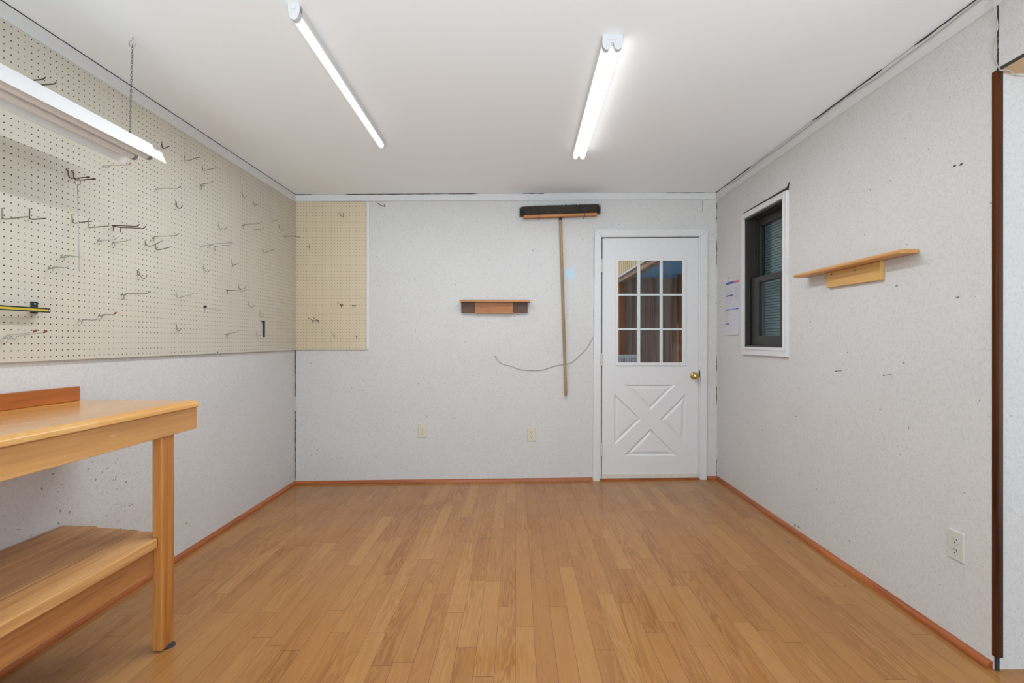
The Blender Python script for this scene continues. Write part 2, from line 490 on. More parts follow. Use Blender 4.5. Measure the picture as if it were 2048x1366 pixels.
d_ = n_.new('ShaderNodeBsdfDiffuse'); d_.inputs[0].default_value = (0.30, 0.38, 0.36, 1)
t_ = n_.new('ShaderNodeBsdfTranslucent'); t_.inputs[0].default_value = (0.30, 0.40, 0.37, 1)
a_ = n_.new('ShaderNodeMixShader'); a_.inputs[0].default_value = 0.5
n_.link(d_.outputs[0], a_.inputs[1]); n_.link(t_.outputs[0], a_.inputs[2]); n_.link(a_.outputs[0], n_.n['Material Output'].inputs['Surface'])
M_blind = n_.m
M_slat_shade = plain('slat_shade', (0.07, 0.095, 0.09, 1), 0.6)  # dark colour for the shade lines between slats
M_rail_dark = plain('blind_rail', (0.05, 0.06, 0.055, 1), 0.6)
M_win = glass_mat('window_glass', (0.90, 0.95, 0.94, 1), 0.0)
M_pane = glass_mat('door_glass', (0.93, 0.95, 0.96, 1), 0.0)
M_muntin = plain('muntin_paint', srgb(200, 208, 208), 0.35, var=0.02)
M_paper = plain('paper', srgb(248, 249, 253), 0.6, var=0.01)
M_inkblue = plain('ink_blue', srgb(72, 86, 160), 0.6, var=0.15, scale=60)
M_inkred = plain('ink_red', srgb(206, 104, 112), 0.6)
M_inklight = plain('ink_light_blue', srgb(140, 164, 210), 0.6)
M_inkgrey = plain('ink_grey', srgb(206, 208, 220), 0.6)
M_porchwall = wood('porch_dark_boards', srgb(188, 154, 130)[:3], srgb(124, 94, 76)[:3], 2, 0.35, 0.7, 0.05)
M_porchpost = wood('porch_post_cedar', srgb(176, 116, 74)[:3], srgb(126, 76, 44)[:3], 2, 0.6, 0.6, 0.05)
M_siding = wood('porch_siding', srgb(232, 208, 168)[:3], srgb(206, 176, 132)[:3], 2, 0.6, 0.6, 0.05)
M_porchceil = plain('porch_blue_ceiling', srgb(132, 182, 224), 0.6)
M_rail = plain('white_railing', (0.8, 0.8, 0.8, 1), 0.5)
M_ground = plain('concrete', (0.34, 0.33, 0.31, 1), 0.9)
M_alcove = wall_mat('alcove_daylight_tint', (0.45, 0.515, 0.605, 1), 0.3)  # blue of the daylight is put into this wall colour

# ------------------------------------------------------------------ room shell
YR = -2.6
T = 0.12
bm = B()
prism(bm, [(XL - T, YR, zf(XL - T)), (3.4, YR, zf(3.4)), (3.4, YR, zf(3.4) - 0.1), (XL - T, YR, zf(XL - T) - 0.1)], (0, 4.36 - YR, 0))
struct(obj('floor', bm, M_floor), 'honey oak strip floor with boards running to the back wall', 'floor')
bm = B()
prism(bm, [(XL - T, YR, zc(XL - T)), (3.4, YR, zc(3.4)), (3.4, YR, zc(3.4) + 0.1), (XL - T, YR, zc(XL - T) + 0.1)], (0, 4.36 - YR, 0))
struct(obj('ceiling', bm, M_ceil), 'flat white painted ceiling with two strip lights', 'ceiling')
bm = B()
box(bm, XL - T, XL, YR, 4.36, -0.05, zc(XL))
struct(obj('wall_left', bm, M_wall_l), 'white painted flakeboard wall behind the workbench', 'wall')
# back wall with the doorway
DX0, DX1, DZ1 = pb(1202, 700).x, pb(1403, 700).x, pb(1300, 472).z
bm = B()
plate(bm, [(XL, -0.05), (DX0, -0.05), (DX0, DZ1), (DX1, DZ1), (DX1, -0.05), (XR + 0.02, -0.05), (XR + 0.02, zc(XR)), (XL, zc(XL))], [],
      lambda u, v, d: Vector((u, yb(u) + d, v)), 0, 0.13)
struct(obj('wall_back', bm, M_wall_b), 'white painted back wall with the door, broom and small shelf', 'wall')
# right wall with window hole and wide opening near the camera
WY0, WY1, WZ0, WZ1 = 3.123, 3.669, 1.128, 2.063
OY1, OZ = 1.762, 2.120
bm = B()
plate(bm, [(YR, -0.05), (0.62, -0.05), (0.62, OZ), (OY1, OZ), (OY1, -0.05), (4.30, -0.05), (4.30, zc(XR)), (YR, zc(XR))],
      [[(WY0, WZ0), (WY1, WZ0), (WY1, WZ1), (WY0, WZ1)]], lambda u, v, d: Vector((XR + d, u, v)), 0, T)
struct(obj('wall_right', bm, M_wall), 'white painted right wall with the window and oak shelf', 'wall')
bm = B()
plate(bm, [(XL - T, -0.05), (-1.60, -0.05), (-1.60, 2.12), (1.42, 2.12), (1.42, -0.05), (XR + T, -0.05), (XR + T, 2.42), (XL - T, 2.38)], [],
      lambda u, v, d: Vector((u, YR - d, v)), 0, 0.1)
struct(obj('wall_rear', bm, M_wall), 'white wall behind the camera with a wide opening added for light', 'wall')  # unseen opening, added to let the fill light in
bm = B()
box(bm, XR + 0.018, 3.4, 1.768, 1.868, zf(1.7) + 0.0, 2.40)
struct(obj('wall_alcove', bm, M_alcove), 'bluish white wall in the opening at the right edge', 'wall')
# jamb of the opening and its soffit
bm = B()
prism(bm, [(XR - 0.002, 1.748, 0.062), (XR + 0.020, 1.748, 0.062), (XR + 0.020, 1.748, 2.118), (XR - 0.002, 1.748, 2.118)], (0, 0.018, 0))
struct(obj('trim_1', bm, M_jamb, bevel=0.002), 'dark brown wooden jamb strip at the right opening', 'trim')
bm = B()
prism(bm, [(XR + 0.0065, 1.7470, 0.064), (XR + 0.0205, 1.7470, 0.064), (XR + 0.0205, 1.7470, 2.116), (XR + 0.0065, 1.7470, 2.116)], (0, 0.0009, 0))
obj('dark_edge', bm, M_jambdark, bpy.data.objects['trim_1'])
bm = B()
prism(bm, [(XR + 0.004, 1.752, zf(XR)), (XR + 0.013, 1.752, zf(XR)), (XR + 0.013, 1.752, 0.062), (XR + 0.004, 1.752, 0.062)], (0, 0.012, 0))
struct(obj('trim_2', bm, M_pad), 'dark strip painting the gap below the brown jamb strip', 'trim')  # stands in for the dark open gap under the jamb
bm = B()
box(bm, XR + 0.001, 3.3, 0.62, 1.768, OZ - 0.006, OZ - 0.0005)
struct(obj('trim_3', bm, M_soffit), 'bare plywood soffit over the right opening', 'trim')
bm = B()
prism(bm, [(XR - 0.002, 0.62, OZ - 0.008), (XR + 0.0008, 0.62, OZ - 0.008), (XR + 0.0008, 0.62, OZ + 0.003), (XR - 0.002, 0.62, OZ + 0.003)], (0, OY1 - 0.634, 0))
struct(obj('trim_4', bm, M_gap), 'dark edge line under the header of the right opening', 'trim')

# crown trims
def trim_along(name, prof, pts, m, label):
    bm = B()
    loft(bm, [Vector(pts[0]) + Vector(p) for p in prof[0]], [Vector(pts[1]) + Vector(p) for p in prof[1]])
    return struct(obj(name, bm, m, bevel=0.002), label, 'trim')
h = 0.066
pl_ = [(0, 0, 0), (0.014, 0, 0), (0.014, 0, -h + 0.004), (0.010, 0, -h), (0, 0, -h)]
trim_along('trim_5', (pl_, pl_), ((XL, YR, zc(XL)), (XL, YB0, zc(XL) )), M_trim, 'white trim board along the top of the left wall')
pr_ = [(0, 0, 0), (-0.017, 0, 0), (-0.017, 0, -0.042), (-0.010, 0, -0.046), (-0.010, 0, -0.064), (0, 0, -0.067)]
trim_along('trim_6', (pr_, pr_), ((XR, YR, zc(XR)), (XR, yb(XR), zc(XR))), M_trim, 'white stepped trim board along the top of the right wall')
pk_ = [(0, 0, 0), (0, -0.014, 0), (0, -0.014, -0.054), (0, -0.010, -0.058), (0, 0, -0.058)]
trim_along('trim_7', (pk_, pk_), ((XL + 0.014, yb(XL), zc(XL)), (XR - 0.017, yb(XR), zc(XR))), M_trim, 'white trim board along the top of the back wall')
# open joints: dark gaps of uneven width
def crack(name, pts, wv, label, amp=0.35, keep=1.0, n=90):
    bm = B()
    a, b = Vector(pts[0]), Vector(pts[1])
    rnd = random.Random(name)
    on, left = True, 0
    prev = None
    for i in range(n + 1):
        t = i / n
        if left <= 0:
            on = rnd.random() < keep; left = rnd.randint(3, 12)
        left -= 1
        wdt = (1 + amp * rnd.uniform(-1, 1)) if on else 0.12
        p = a.lerp(b, t)
        cur = (p - Vector(wv) * wdt, p + Vector(wv) * wdt)
        if prev: quad(bm, prev[0], prev[1], cur[1], cur[0])
        prev = cur
    return struct(obj(name, bm, M_gap), label, 'gap')
e = 0.0006
crack('trim_8', ((XL + 0.0145, YR, zc(XL) - 0.0022), (XL + 0.0145, YB0 - 0.015, zc(XL) - 0.0022)), (0, 0, 0.0021), 'dark open joint between left trim and ceiling', 0.2, 0.9, 140)
crack('trim_9', ((XL + 0.015, yb(XL) - 0.0147, zc(XL) - 0.0025), (XR - 0.017, yb(XR) - 0.0147, zc(XR) - 0.0025)), (0, 0, 0.0028), 'dark open joint between back trim and ceiling', 0.5, 0.55, 120)
crack('trim_10', ((XR - 0.0176, YR, zc(XR) - 0.003), (XR - 0.0176, yb(XR) - 0.015, zc(XR) - 0.003)), (0, 0, 0.0042), 'dark open joint between right trim and ceiling', 0.5, 0.72, 160)
crack('trim_11', ((XL + 0.005, YB0 - e, 0.02), (XL + 0.005, YB0 - e, 1.094)), (0.0050, 0, 0), 'dark open corner joint below the pegboards', 0.3, 0.95, 90)
crack('trim_12', ((XR - 0.006, yb(XR) - e, 0.02), (XR - 0.004, yb(XR) - e, 2.33)), (0.0018, 0, 0), 'thin dark broken corner joint right of the door', 0.6, 0.6, 140)
crack('trim_13', ((XR - e, 1.7446, 2.122), (XR - e, 1.7446, 2.342)), (0, 0.0026, 0), 'dark panel joint above the brown jamb strip', 0.6, 0.95, 40)
crack('trim_14', (pb(1188.0, 432, 0.0006), pb(1186.5, 960, 0.0006)), (0.0016, 0, 0), 'thin vertical panel joint left of the door casing', 0.6, 0.6, 120)
crack('trim_15', (pb(1405, 401, 0.0006), pb(1405, 425, 0.0006)), (0.0014, 0, 0), 'short hairline crack above the door', 0.4, 1.0, 12)

# shoe mouldings (quarter rounds)
def qr(r, ax, s):
    out = [(0, 0)]
    for k in range(7):
        a = k / 6 * math.pi / 2
        out.append((r * math.cos(a), r * 1.25 * math.sin(a)))
    return out
def shoe(name, a, b, dirv, m, label, r=0.021):
    bm = B()
    P = [Vector(a) + Vector(dirv) * u + Vector((0, 0, v)) for u, v in qr(r, 0, 1)]
    Q = [Vector(b) + Vector(dirv) * u + Vector((0, 0, v)) for u, v in qr(r, 0, 1)]
    loft(bm, P, Q)
    return struct(obj(name, bm, m), label, 'baseboard')
shoe('baseboard_left', (XL, YR, zf(XL)), (XL, YB0, zf(XL)), (1, 0, 0), M_base, 'reddish brown shoe moulding along the left wall')
shoe('baseboard_right', (XR, 1.764, zf(XR)), (XR, yb(XR), zf(XR)), (-1, 0, 0), M_base, 'reddish brown shoe moulding along the right wall')
bx1 = pb(1185.5, 962).x
shoe('baseboard_back', (XL + 0.018, yb(XL), zf(XL)), (bx1, yb(bx1), zf(bx1)), (0, -1, 0), M_base_x, 'reddish brown shoe moulding along the back wall')
bx2 = pb(1414, 962).x
shoe('baseboard_back_corner', (bx2, yb(bx2), zf(bx2)), (XR - 0.018, yb(XR), zf(XR)), (0, -1, 0), M_base_x, 'short shoe moulding between door casing and right corner')

# ------------------------------------------------------------------ door
door = bpy.data.objects.new('door_1', None); S.collection.objects.link(door)
door.location = pb(1300, 962, 0)
struct(door, 'white half-glazed door with nine panes and crossbuck panel', 'door')
def bpoly(bm, pix, off, depth):              # polygon on the back wall swept into it
    prism(bm, [pb(x, y, off) for x, y in pix], (0, depth, 0))
bm = B()
for pix in ([(1190, 458.5), (1203, 472), (1199.5, 963.5), (1185.2, 963.5)],
            [(1190, 458.5), (1416.3, 457.5), (1402.8, 471.5), (1203, 472)],
            [(1416.3, 457.5), (1413.6, 961), (1400, 961), (1402.8, 471.5)]):
    bpoly(bm, pix, 0.016, 0.018)
obj('casing', bm, M_trim, door, bevel=0.004)
bm = B()
bpoly(bm, [(1397.8, 474), (1402.9, 471.6), (1400.4, 961), (1396.8, 961)], 0.001, 0.10)
bpoly(bm, [(1203, 472), (1402.9, 471.6), (1402.9, 473.2), (1203, 474.4)], 0.001, 0.10)
bpoly(bm, [(1199.5, 474), (1203.2, 474), (1202.5, 962), (1198.9, 962)], 0.001, 0.10)
obj('jamb', bm, M_trim, door)
bm = B()
bpoly(bm, [(1199, 958), (1401, 956.6), (1401, 962.5), (1199, 964)], 0.012, 0.12)
obj('threshold', bm, M_base_x, door, bevel=0.003)
bm = B()
bpoly(bm, [(1199, 470), (1404, 470), (1402, 962), (1199, 962)], -0.075, 0.004)
plate_bm = bm
# weather stop seen in the gap round the slab
bm2 = B()
for pix in ([(1201.5, 473), (1206.5, 473), (1205.5, 960), (1200.5, 960)], [(1395.5, 473), (1399.5, 473), (1399, 960), (1395, 960)], [(1201, 472), (1400, 472), (1400, 478), (1201, 479)]):
    bpoly(bm2, pix, -0.050, 0.02)
plate_bm.free()
obj('weather_strip', bm2, M_gap, door)
# slab: front skin with lite opening and four crossbuck recesses
def uv(px, py): p = pb(px, py, -0.004); return (p.x, p.z)
outer = [uv(1205.0, 477), uv(1397.2, 475.4), uv(1396.2, 948), uv(1203.8, 948.5)]
lite = [uv(1234.5, 519.5), uv(1367.5, 519.5), uv(1367.0, 727), uv(1234.5, 727)]
tris = [[(1247.5, 769), (1352, 769), (1300, 821.5)], [(1247.5, 911.5), (1354.5, 911.5), (1301.2, 857)],
        [(1228, 786.5), (1228, 891.5), (1282.5, 839.5)], [(1372, 786.5), (1369.5, 890.5), (1319.3, 839.5)]]
yfront = lambda u: yb(u) + 0.004
def fslab(u, v, d): return Vector((u, yfront(u) + d, v))
bm = B()
tr2 = [[uv(*p) for p in t] for t in tris]
es = []
for loop in [outer, lite] + tr2:
    vs = [bm.verts.new(fslab(u, v, 0)) for u, v in loop]
    for i in range(len(vs)):
        es.append(bm.edges.new((vs[i], vs[(i + 1) % len(vs)])))
bmesh.ops.triangle_fill(bm, use_beauty=True, use_dissolve=False, edges=es)
es = []
for loop in [outer, lite]:
    vs = [bm.verts.new(fslab(u, v, 0.042)) for u, v in loop]
    for i in range(len(vs)):
        es.append(bm.edges.new((vs[i], vs[(i + 1) % len(vs)])))
bmesh.ops.triangle_fill(bm, use_beauty=True, use_dissolve=False, edges=es)
for loop in [outer, lite]:
    for i in range(len(loop)):
        a, b = loop[i], loop[(i + 1) % len(loop)]
        quad(bm, fslab(*a, 0), fslab(*b, 0), fslab(*b, 0.042), fslab(*a, 0.042))
def inset(tri, d):
    n = 3
    c = [Vector(p) for p in tri]
    cen = (c[0] + c[1] + c[2]) / 3
    per = sum((c[i] - c[(i + 1) % 3]).length for i in range(3))
    area = abs((c[1] - c[0]).x * (c[2] - c[0]).y - (c[1] - c[0]).y * (c[2] - c[0]).x) / 2
    r = 2 * area / per
    inc = Vector((0, 0))
    for i in range(3):
        inc += c[i] * (c[(i + 1) % 3] - c[(i + 2) % 3]).length
    inc /= per
    k = 1 - d / r
    return [tuple(inc + (p - inc) * k) for p in c]
for t in tr2:
    rings = [(t, 0.0), (inset(t, 0.012), 0.009), (inset(t, 0.017), 0.009), (inset(t, 0.034), 0.002)]
    for (r0, d0), (r1, d1) in zip(rings[:-1], rings[1:]):
        for i in range(3):
            j = (i + 1) % 3
            quad(bm, fslab(*r0[i], d0), fslab(*r0[j], d0), fslab(*r1[j], d1), fslab(*r1[i], d1))
    bm.faces.new([bm.verts.new(fslab(u, v, rings[-1][1])) for u, v in rings[-1][0]])
bmesh.ops.remove_doubles(bm, verts=bm.verts[:], dist=1e-5)
slab = obj('slab', bm, M_door, door)
# lite frame and muntins
bm = B()
def uvo(px, py, off): p = pb(px, py, off); return (p.x, p.z)
OF = 0.006
plate(bm, [uvo(1230.8, 515.8, OF), uvo(1372.2, 515.8, OF), uvo(1371.8, 731, OF), uvo(1230.8, 731, OF)],
      [[uvo(1236.3, 521.3, OF), uvo(1365.2, 521.3, OF), uvo(1364.8, 725, OF), uvo(1236.3, 725, OF)]],
      lambda u, v, d: Vector((u, yb(u) - OF + d, v)), 0, 0.014)
obj('lite_frame', bm, M_door, door, bevel=0.002)
bm = B()
for x0, x1 in ((1274.8, 1280.6), (1320.0, 1325.6)):
    bpoly(bm, [(x0, 520.5), (x1, 520.5), (x1, 726), (x0, 726)], 0.003, 0.018)
for y0, y1 in ((587.6, 591.4), (656.4, 660.2)):
    bpoly(bm, [(1235.5, y0), (1366, y0), (1366, y1), (1235.5, y1)], 0.004, 0.016)
obj('muntin_grid', bm, M_muntin, door, bevel=0.0015)
bm = B()
xs = [1236.3, 1277.7, 1322.8, 1365.2]; ys = [521.3, 589.5, 658.3, 725]
for i in range(3):
    for j in range(3):
        b2 = B()
        prism(b2, [pb(xs[i] - 0.5, ys[j] - 0.5, -0.012), pb(xs[i + 1] + 0.5, ys[j] - 0.5, -0.012), pb(xs[i + 1] + 0.5, ys[j + 1] + 0.5, -0.012), pb(xs[i] - 0.5, ys[j + 1] + 0.5, -0.012)], (0, 0.004, 0))
        obj('pane', b2, M_pane, door)
bm.free()
bm = B()
bpoly(bm, [(1203.8, 948.2), (1396.3, 947.6), (1396.3, 955.4), (1203.8, 957)], 0.003, 0.045)
sw = obj('door_sweep', bm, M_hinge, door, bevel=0.001)
for x in (1256, 1299.5, 1342, 1388):
    bm = B(); ball(bm, pb(x, 952.5, 0.003), 0.0022); obj('screw', bm, M_gap, sw)
for y0, y1 in ((519, 545), (706, 731), (886, 912)):
    bm = B()
    tube(bm, [pb(1203.8, y0, 0.006), pb(1203.7, y1, 0.006)], 0.0062, 8)
    for q in range(1, 5):
        yy = y0 + (y1 - y0) * q / 5
        tube(bm, [pb(1203.8, yy - 0.3, 0.006), pb(1203.7, yy + 0.3, 0.006)], 0.0068, 8)
    obj('hinge', bm, M_hinge, door, smooth=False)
bm = B()
kc = pb(1387.5, 751.5, 0)
def lathe(bm, c, prof, axis=(0, -1, 0), n=20):
    c = Vector(c); ax = Vector(axis).normalized()
    u = ax.orthogonal().normalized(); v = ax.cross(u)
    rings = []
    for t, r in prof:
        rings.append([bm.verts.new(c + ax * t + (u * math.cos(2 * math.pi * k / n) + v * math.sin(2 * math.pi * k / n)) * max(r, 1e-4)) for k in range(n)])
    for i in range(len(rings) - 1):
        for k in range(n):
            j = (k + 1) % n
            bm.faces.new([rings[i][k], rings[i][j], rings[i + 1][j], rings[i + 1][k]])
    bm.faces.new(rings[0]); bm.faces.new(rings[-1])
lathe(bm, kc, [(-0.006, 0.030), (0.002, 0.030), (0.005, 0.024), (0.010, 0.013), (0.022, 0.011), (0.028, 0.019), (0.038, 0.026), (0.050, 0.027), (0.058, 0.022), (0.062, 0.012), (0.063, 0.0)])
obj('door_knob', bm, M_brass, door, smooth=True)
bm = B()
bpoly(bm, [(1397.6, 741), (1400.6, 741), (1400.4, 754), (1397.4, 755.5)], 0.0035, 0.003)
obj('strike_gap', bm, M_gap, door)

# ------------------------------------------------------------------ what the door panes look out on: a porch
GZ = -0.25
bm = B(); box(bm, -6, 12, 4.42, 20, GZ - 0.1, GZ)
struct(obj('ground', bm, M_ground), 'grey concrete ground outside the door', 'ground')
porch = thing('porch', 'open porch of dark boards and blue ceiling seen through the door panes', 'porch', (1.9, 6.0, GZ))
PX = 1.42; PYF = 7.0
bm = B(); box(bm, PX + 0.06, 2.60, PYF, PYF + 0.06, GZ, 2.12)
x = PX + 0.06
obj('back_boards', bm, M_porchwall, porch)
bm = B()
xx = PX + 0.2
while xx < 2.5:
    box(bm, xx, xx + 0.012, PYF - 0.006, PYF, GZ, 2.05); xx += 0.143
obj('battens', bm, M_porchwall, porch)
bm = B(); box(bm, PX, PX + 0.085, PYF - 0.085, PYF, GZ, 1.97)
obj('post', bm, M_porchpost, porch, bevel=0.004)
rx = (1353 - CX) / F * 6.7
bm = B(); box(bm, rx, rx + 0.075, 6.62, 6.70, GZ, 2.045)
obj('post', bm, M_porchpost, porch, bevel=0.004)
bm = B(); box(bm, PX + 0.05, 3.2, 4.9, PYF + 0.06, 2.048, 2.09)
obj('blue_ceiling', bm, M_porchceil, porch)
bm = B(); box(bm, PX - 0.01, PX + 0.075, 4.9, PYF, 1.970, 2.046)
obj('beam', bm, M_porchwall, porch, bevel=0.004)
bm = B(); box(bm, PX - 0.03, PX + 0.0, 4.9, PYF - 0.15, 2.0465, 2.9)
yy = 4.95
while yy < PYF - 0.2:
    box(bm, PX - 0.036, PX - 0.029, yy, yy + 0.012, 2.05, 2.9); yy += 0.11
obj('siding', bm, M_siding, porch)
bm = B(); box(bm, PX - 0.035, PX + 0.0, 4.9, PYF - 0.14, 2.030, 2.0465)
obj('fascia', bm, M_rail, porch)
bm = B()
box(bm, 1.33, 1.62, 6.60, 6.66, 0.945, 0.985)
for k in range(14):
    box(bm, 1.335 + k * 0.021, 1.347 + k * 0.021, 6.62, 6.64, GZ, 0.945)
tag(obj('railing', bm, M_rail, origin='base'), 'white slatted porch railing low in the bottom left door pane', 'railing')

# ------------------------------------------------------------------ window in the right wall
win = bpy.data.objects.new('window_1', None); S.collection.objects.link(win)
win.location = (XR, (WY0 + WY1) / 2, WZ0)
struct(win, 'dark double-hung window with white casing in the right wall', 'window')
bm = B()
plate(bm, [(3.085, 1.071), (3.707, 1.071), (3.707, 2.101), (3.085, 2.101)], [[(WY0, WZ0), (WY1, WZ0), (WY1, WZ1), (WY0, WZ1)]],
      lambda u, v, d: Vector((XR - 0.018 + d, u, v)), 0, 0.02)
obj('casing', bm, M_trim, win, bevel=0.002)
bm = B()
plate(bm, [(3.108, 1.108), (3.692, 1.108), (3.692, 2.078), (3.108, 2.078)], [[(WY0, WZ0), (WY1, WZ0), (WY1, WZ1), (WY0, WZ1)]],
      lambda u, v, d: Vector((XR - 0.022 + d, u, v)), 0, 0.006)
obj('stop_bead', bm, M_trim, win, bevel=0.001)
bm = B()
rnd = random.Random(3)
P0 = [(XR - 0.0015, 3.690, 2.103), (XR - 0.0015, 3.690, 2.116)]
prism(bm, [(XR - 0.003, 3.694, 2.1015), (XR - 0.003, 3.086, 2.1015), (XR - 0.003, 3.074, 2.150), (XR - 0.003, 3.105, 2.124), (XR - 0.003, 3.694, 2.116)], (0.006, 0, 0))
obj('open_gap', bm, M_jambdark, win)
bm = B()                                     # jamb liners
box(bm, XR - 0.004, XR + 0.14, WY1 - 0.012, WY1, WZ0, WZ1)
box(bm, XR - 0.004, XR + 0.14, WY0, WY0 + 0.012, WZ0, WZ1)
box(bm, XR - 0.004, XR + 0.14, WY0, WY1, WZ1 - 0.012, WZ1)
box(bm, XR - 0.004, XR + 0.14, WY0, WY1, WZ0, WZ0 + 0.012)
box(bm, XR + 0.012, XR + 0.022, WY1 - 0.03, WY1 - 0.011, WZ0, WZ1)
box(bm, XR + 0.068, XR + 0.076, WY1 - 0.04, WY1 - 0.011, WZ0, WZ1)
box(bm, XR + 0.175, XR + 0.19, 3.775, 4.05, WZ0 - 0.05, WZ1 + 0.06)
obj('jamb_liner', bm, M_sash, win)
def sash(x0, x1, y0, y1, z0, z1, st, rt, rb, name):
    bm = B()
    plate(bm, [(y0, z0), (y1, z0), (y1, z1), (y0, z1)], [[(y0 + st, z0 + rb), (y1 - st, z0 + rb), (y1 - st, z1 - rt), (y0 + st, z1 - rt)]],
          lambda u, v, d: Vector((x0 + d, u, v)), 0, x1 - x0)
    s_ = obj(name, bm, M_sash, win, bevel=0.003)
    bm = B()
    box(bm, (x0 + x1) / 2 - 0.002, (x0 + x1) / 2 + 0.002, y0 + st - 0.004, y1 - st + 0.004, z0 + rb - 0.004, z1 - rt + 0.004)
    obj('pane', bm, M_win, s_)
sash(XR + 0.030, XR + 0.062, WY0 + 0.013, WY1 - 0.020, WZ0 + 0.012, 1.625, 0.110, 0.042, 0.066, 'lower_sash')
sash(XR + 0.078, XR + 0.108, WY0 + 0.013, WY1 - 0.013, 1.590, WZ1 - 0.012, 0.045, 0.055, 0.035, 'upper_sash')
bld = thing('blind', 'pale grey-green horizontal slat blind behind the window glass', 'blind', (XR + 0.17, 3.40, 1.13))
bm = B()
z = 1.10
while z < 2.06:
    quad(bm, (XR + 0.165, 3.05, z), (XR + 0.165, 3.79, z), (XR + 0.171, 3.79, z + 0.0225), (XR + 0.171, 3.05, z + 0.0225)); z += 0.0195
obj('slats', bm, M_blind, bld)
bm = B()  # dark strips painted in as shade lines, one per slat
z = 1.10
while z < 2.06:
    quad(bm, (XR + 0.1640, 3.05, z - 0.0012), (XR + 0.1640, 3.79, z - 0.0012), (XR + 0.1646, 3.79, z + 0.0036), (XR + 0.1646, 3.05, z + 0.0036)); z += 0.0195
obj('slat_shade_lines', bm, M_slat_shade, bld)
bm = B(); box(bm, XR + 0.155, XR + 0.19, 3.05, 3.96, 2.06, 2.09)
obj('head_rail', bm, M_rail_dark, bld)
bm = B()
for yy in (3.17, 3.46):
    bm = B(); tube(bm, [(XR + 0.1645, yy, 1.11), (XR + 0.1645, yy, 2.06)], 0.001, 5)
    obj('ladder_cord', bm, M_ltgrey, bld)

# printed sheet pinned beside the window
sheet = thing('wall_chart', 'white printed sheet with blue and red bands left of the window', 'poster', (XR, 3.89, 1.217))
cy0, cy1, cz0, cz1 = 4.014, 3.771, 1.217, 1.638
def sh(u, v, lift=0.0):                       # u from far to near, v from bottom to top, bottom edge curls off the wall
    c = 0.002 + 0.010 * (1 - v) ** 3 + 0.0015 * math.sin(u * 5)
    return Vector((XR - c - lift, cy0 + (cy1 - cy0) * u, cz0 + (cz1 - cz0) * v))
bm = B()
g = [[bm.verts.new(sh(i / 6, j / 10)) for i in range(7)] for j in range(11)]
for j in range(10):
    for i in range(6):
        bm.faces.new([g[j][i], g[j][i + 1], g[j + 1][i + 1], g[j + 1][i]])
bmesh.ops.solidify(bm, geom=bm.faces[:], thickness=0.0006)
obj('paper', bm, M_paper, sheet)
def mark(bm, u0, u1, v0, v1, lift=0.0012):
    nseg = 4
    for k in range(nseg):
        a, b = u0 + (u1 - u0) * k / nseg, u0 + (u1 - u0) * (k + 1) / nseg
        quad(bm, sh(a, v0, lift), sh(b, v0, lift), sh(b, v1, lift), sh(a, v1, lift))
for a in ((0.06, 0.62, 0.948, 0.985), (0.05, 0.60, 0.722, 0.742), (0.04, 0.30, 0.462, 0.482), (0.80, 0.97, 0.462, 0.482), (0.04, 0.38, 0.198, 0.214)):
    bm = B(); mark(bm, *a); obj('blue_band', bm, M_inkblue, sheet)
bm = B(); mark(bm, 0.62, 0.98, 0.948, 0.985)
obj('red_band', bm, M_inkred, sheet)
bm = B(); mark(bm, 0.30, 0.80, 0.462, 0.482)
obj('pale_band', bm, M_inklight, sheet)
bm = B()
rnd = random.Random(11)
def lines(u0, u1, v0, v1, step=0.011, fill=0.85):
    v = v1
    while v > v0:
        u = u0
        while u < u1 - 0.02:
            wv = min(rnd.uniform(0.03, 0.11), u1 - u)
            if rnd.random() < fill: mark(bm, u, u + wv, v - step * 0.42, v)
            u += wv + 0.018
        v -= step
lines(0.08, 0.26, 0.76, 0.92, fill=0.3); lines(0.33, 0.58, 0.76, 0.92, fill=0.2); lines(0.70, 0.95, 0.62, 0.88, fill=0.9)
lines(0.10, 0.55, 0.60, 0.71, fill=0.35); lines(0.06, 0.30, 0.24, 0.44, fill=0.6); lines(0.36, 0.62, 0.24, 0.44, fill=0.25); lines(0.68, 0.96, 0.24, 0.44, fill=0.25)
lines(0.08, 0.40, 0.05, 0.18, fill=0.4); lines(0.5, 0.9, 0.05, 0.18, fill=0.2)
obj('small_print', bm, M_inkgrey, sheet)['kind'] = 'stuff'
bm = B(); ball(bm, (XR - 0.004, 3.955, 1.668), 0.0032); tube(bm, [(XR + 0.01, 3.955, 1.668), (XR - 0.004, 3.955, 1.668)], 0.001, 5)
tag(obj('push_pin', bm, M_dwire, origin='base'), 'tiny dark pin in the wall above the printed sheet', 'pin')

# ------------------------------------------------------------------ pegboards
zt = zc(XL) - 0.0665
cut = [(3.556, 1.198), (3.622, 1.198), (3.622, 1.313), (3.556, 1.313)]
bm = B()
plate(bm, [(YR + 0.4, 1.0945), (YB0 - 0.0005, 1.0945), (YB0 - 0.0005, zt), (YR + 0.4, zt)], [cut], lambda u, v, d: Vector((XPEG - d, u, v)), 0, 0.0155)
peg = obj('pegboard', bm, M_peg)
tag(peg, 'large cream pegboard covering the upper left wall', 'pegboard')
bm = B()                                     # dark cut edge of the outlet hole
box(bm, XL + 0.0004, XPEG + 0.0003, 3.6175, 3.6222, 1.198, 1.3155)
box(bm, XL + 0.0004, XPEG + 0.0003, 3.557, 3.6222, 1.3120, 1.3155)
obj('cutout_edge', bm, M_gap, peg)
x0 = XPEG + 0.0006; x1 = pb(732.4, 550, PEGB).x
zb0 = pb(660, 699.6, PEGB).z
bm = B()
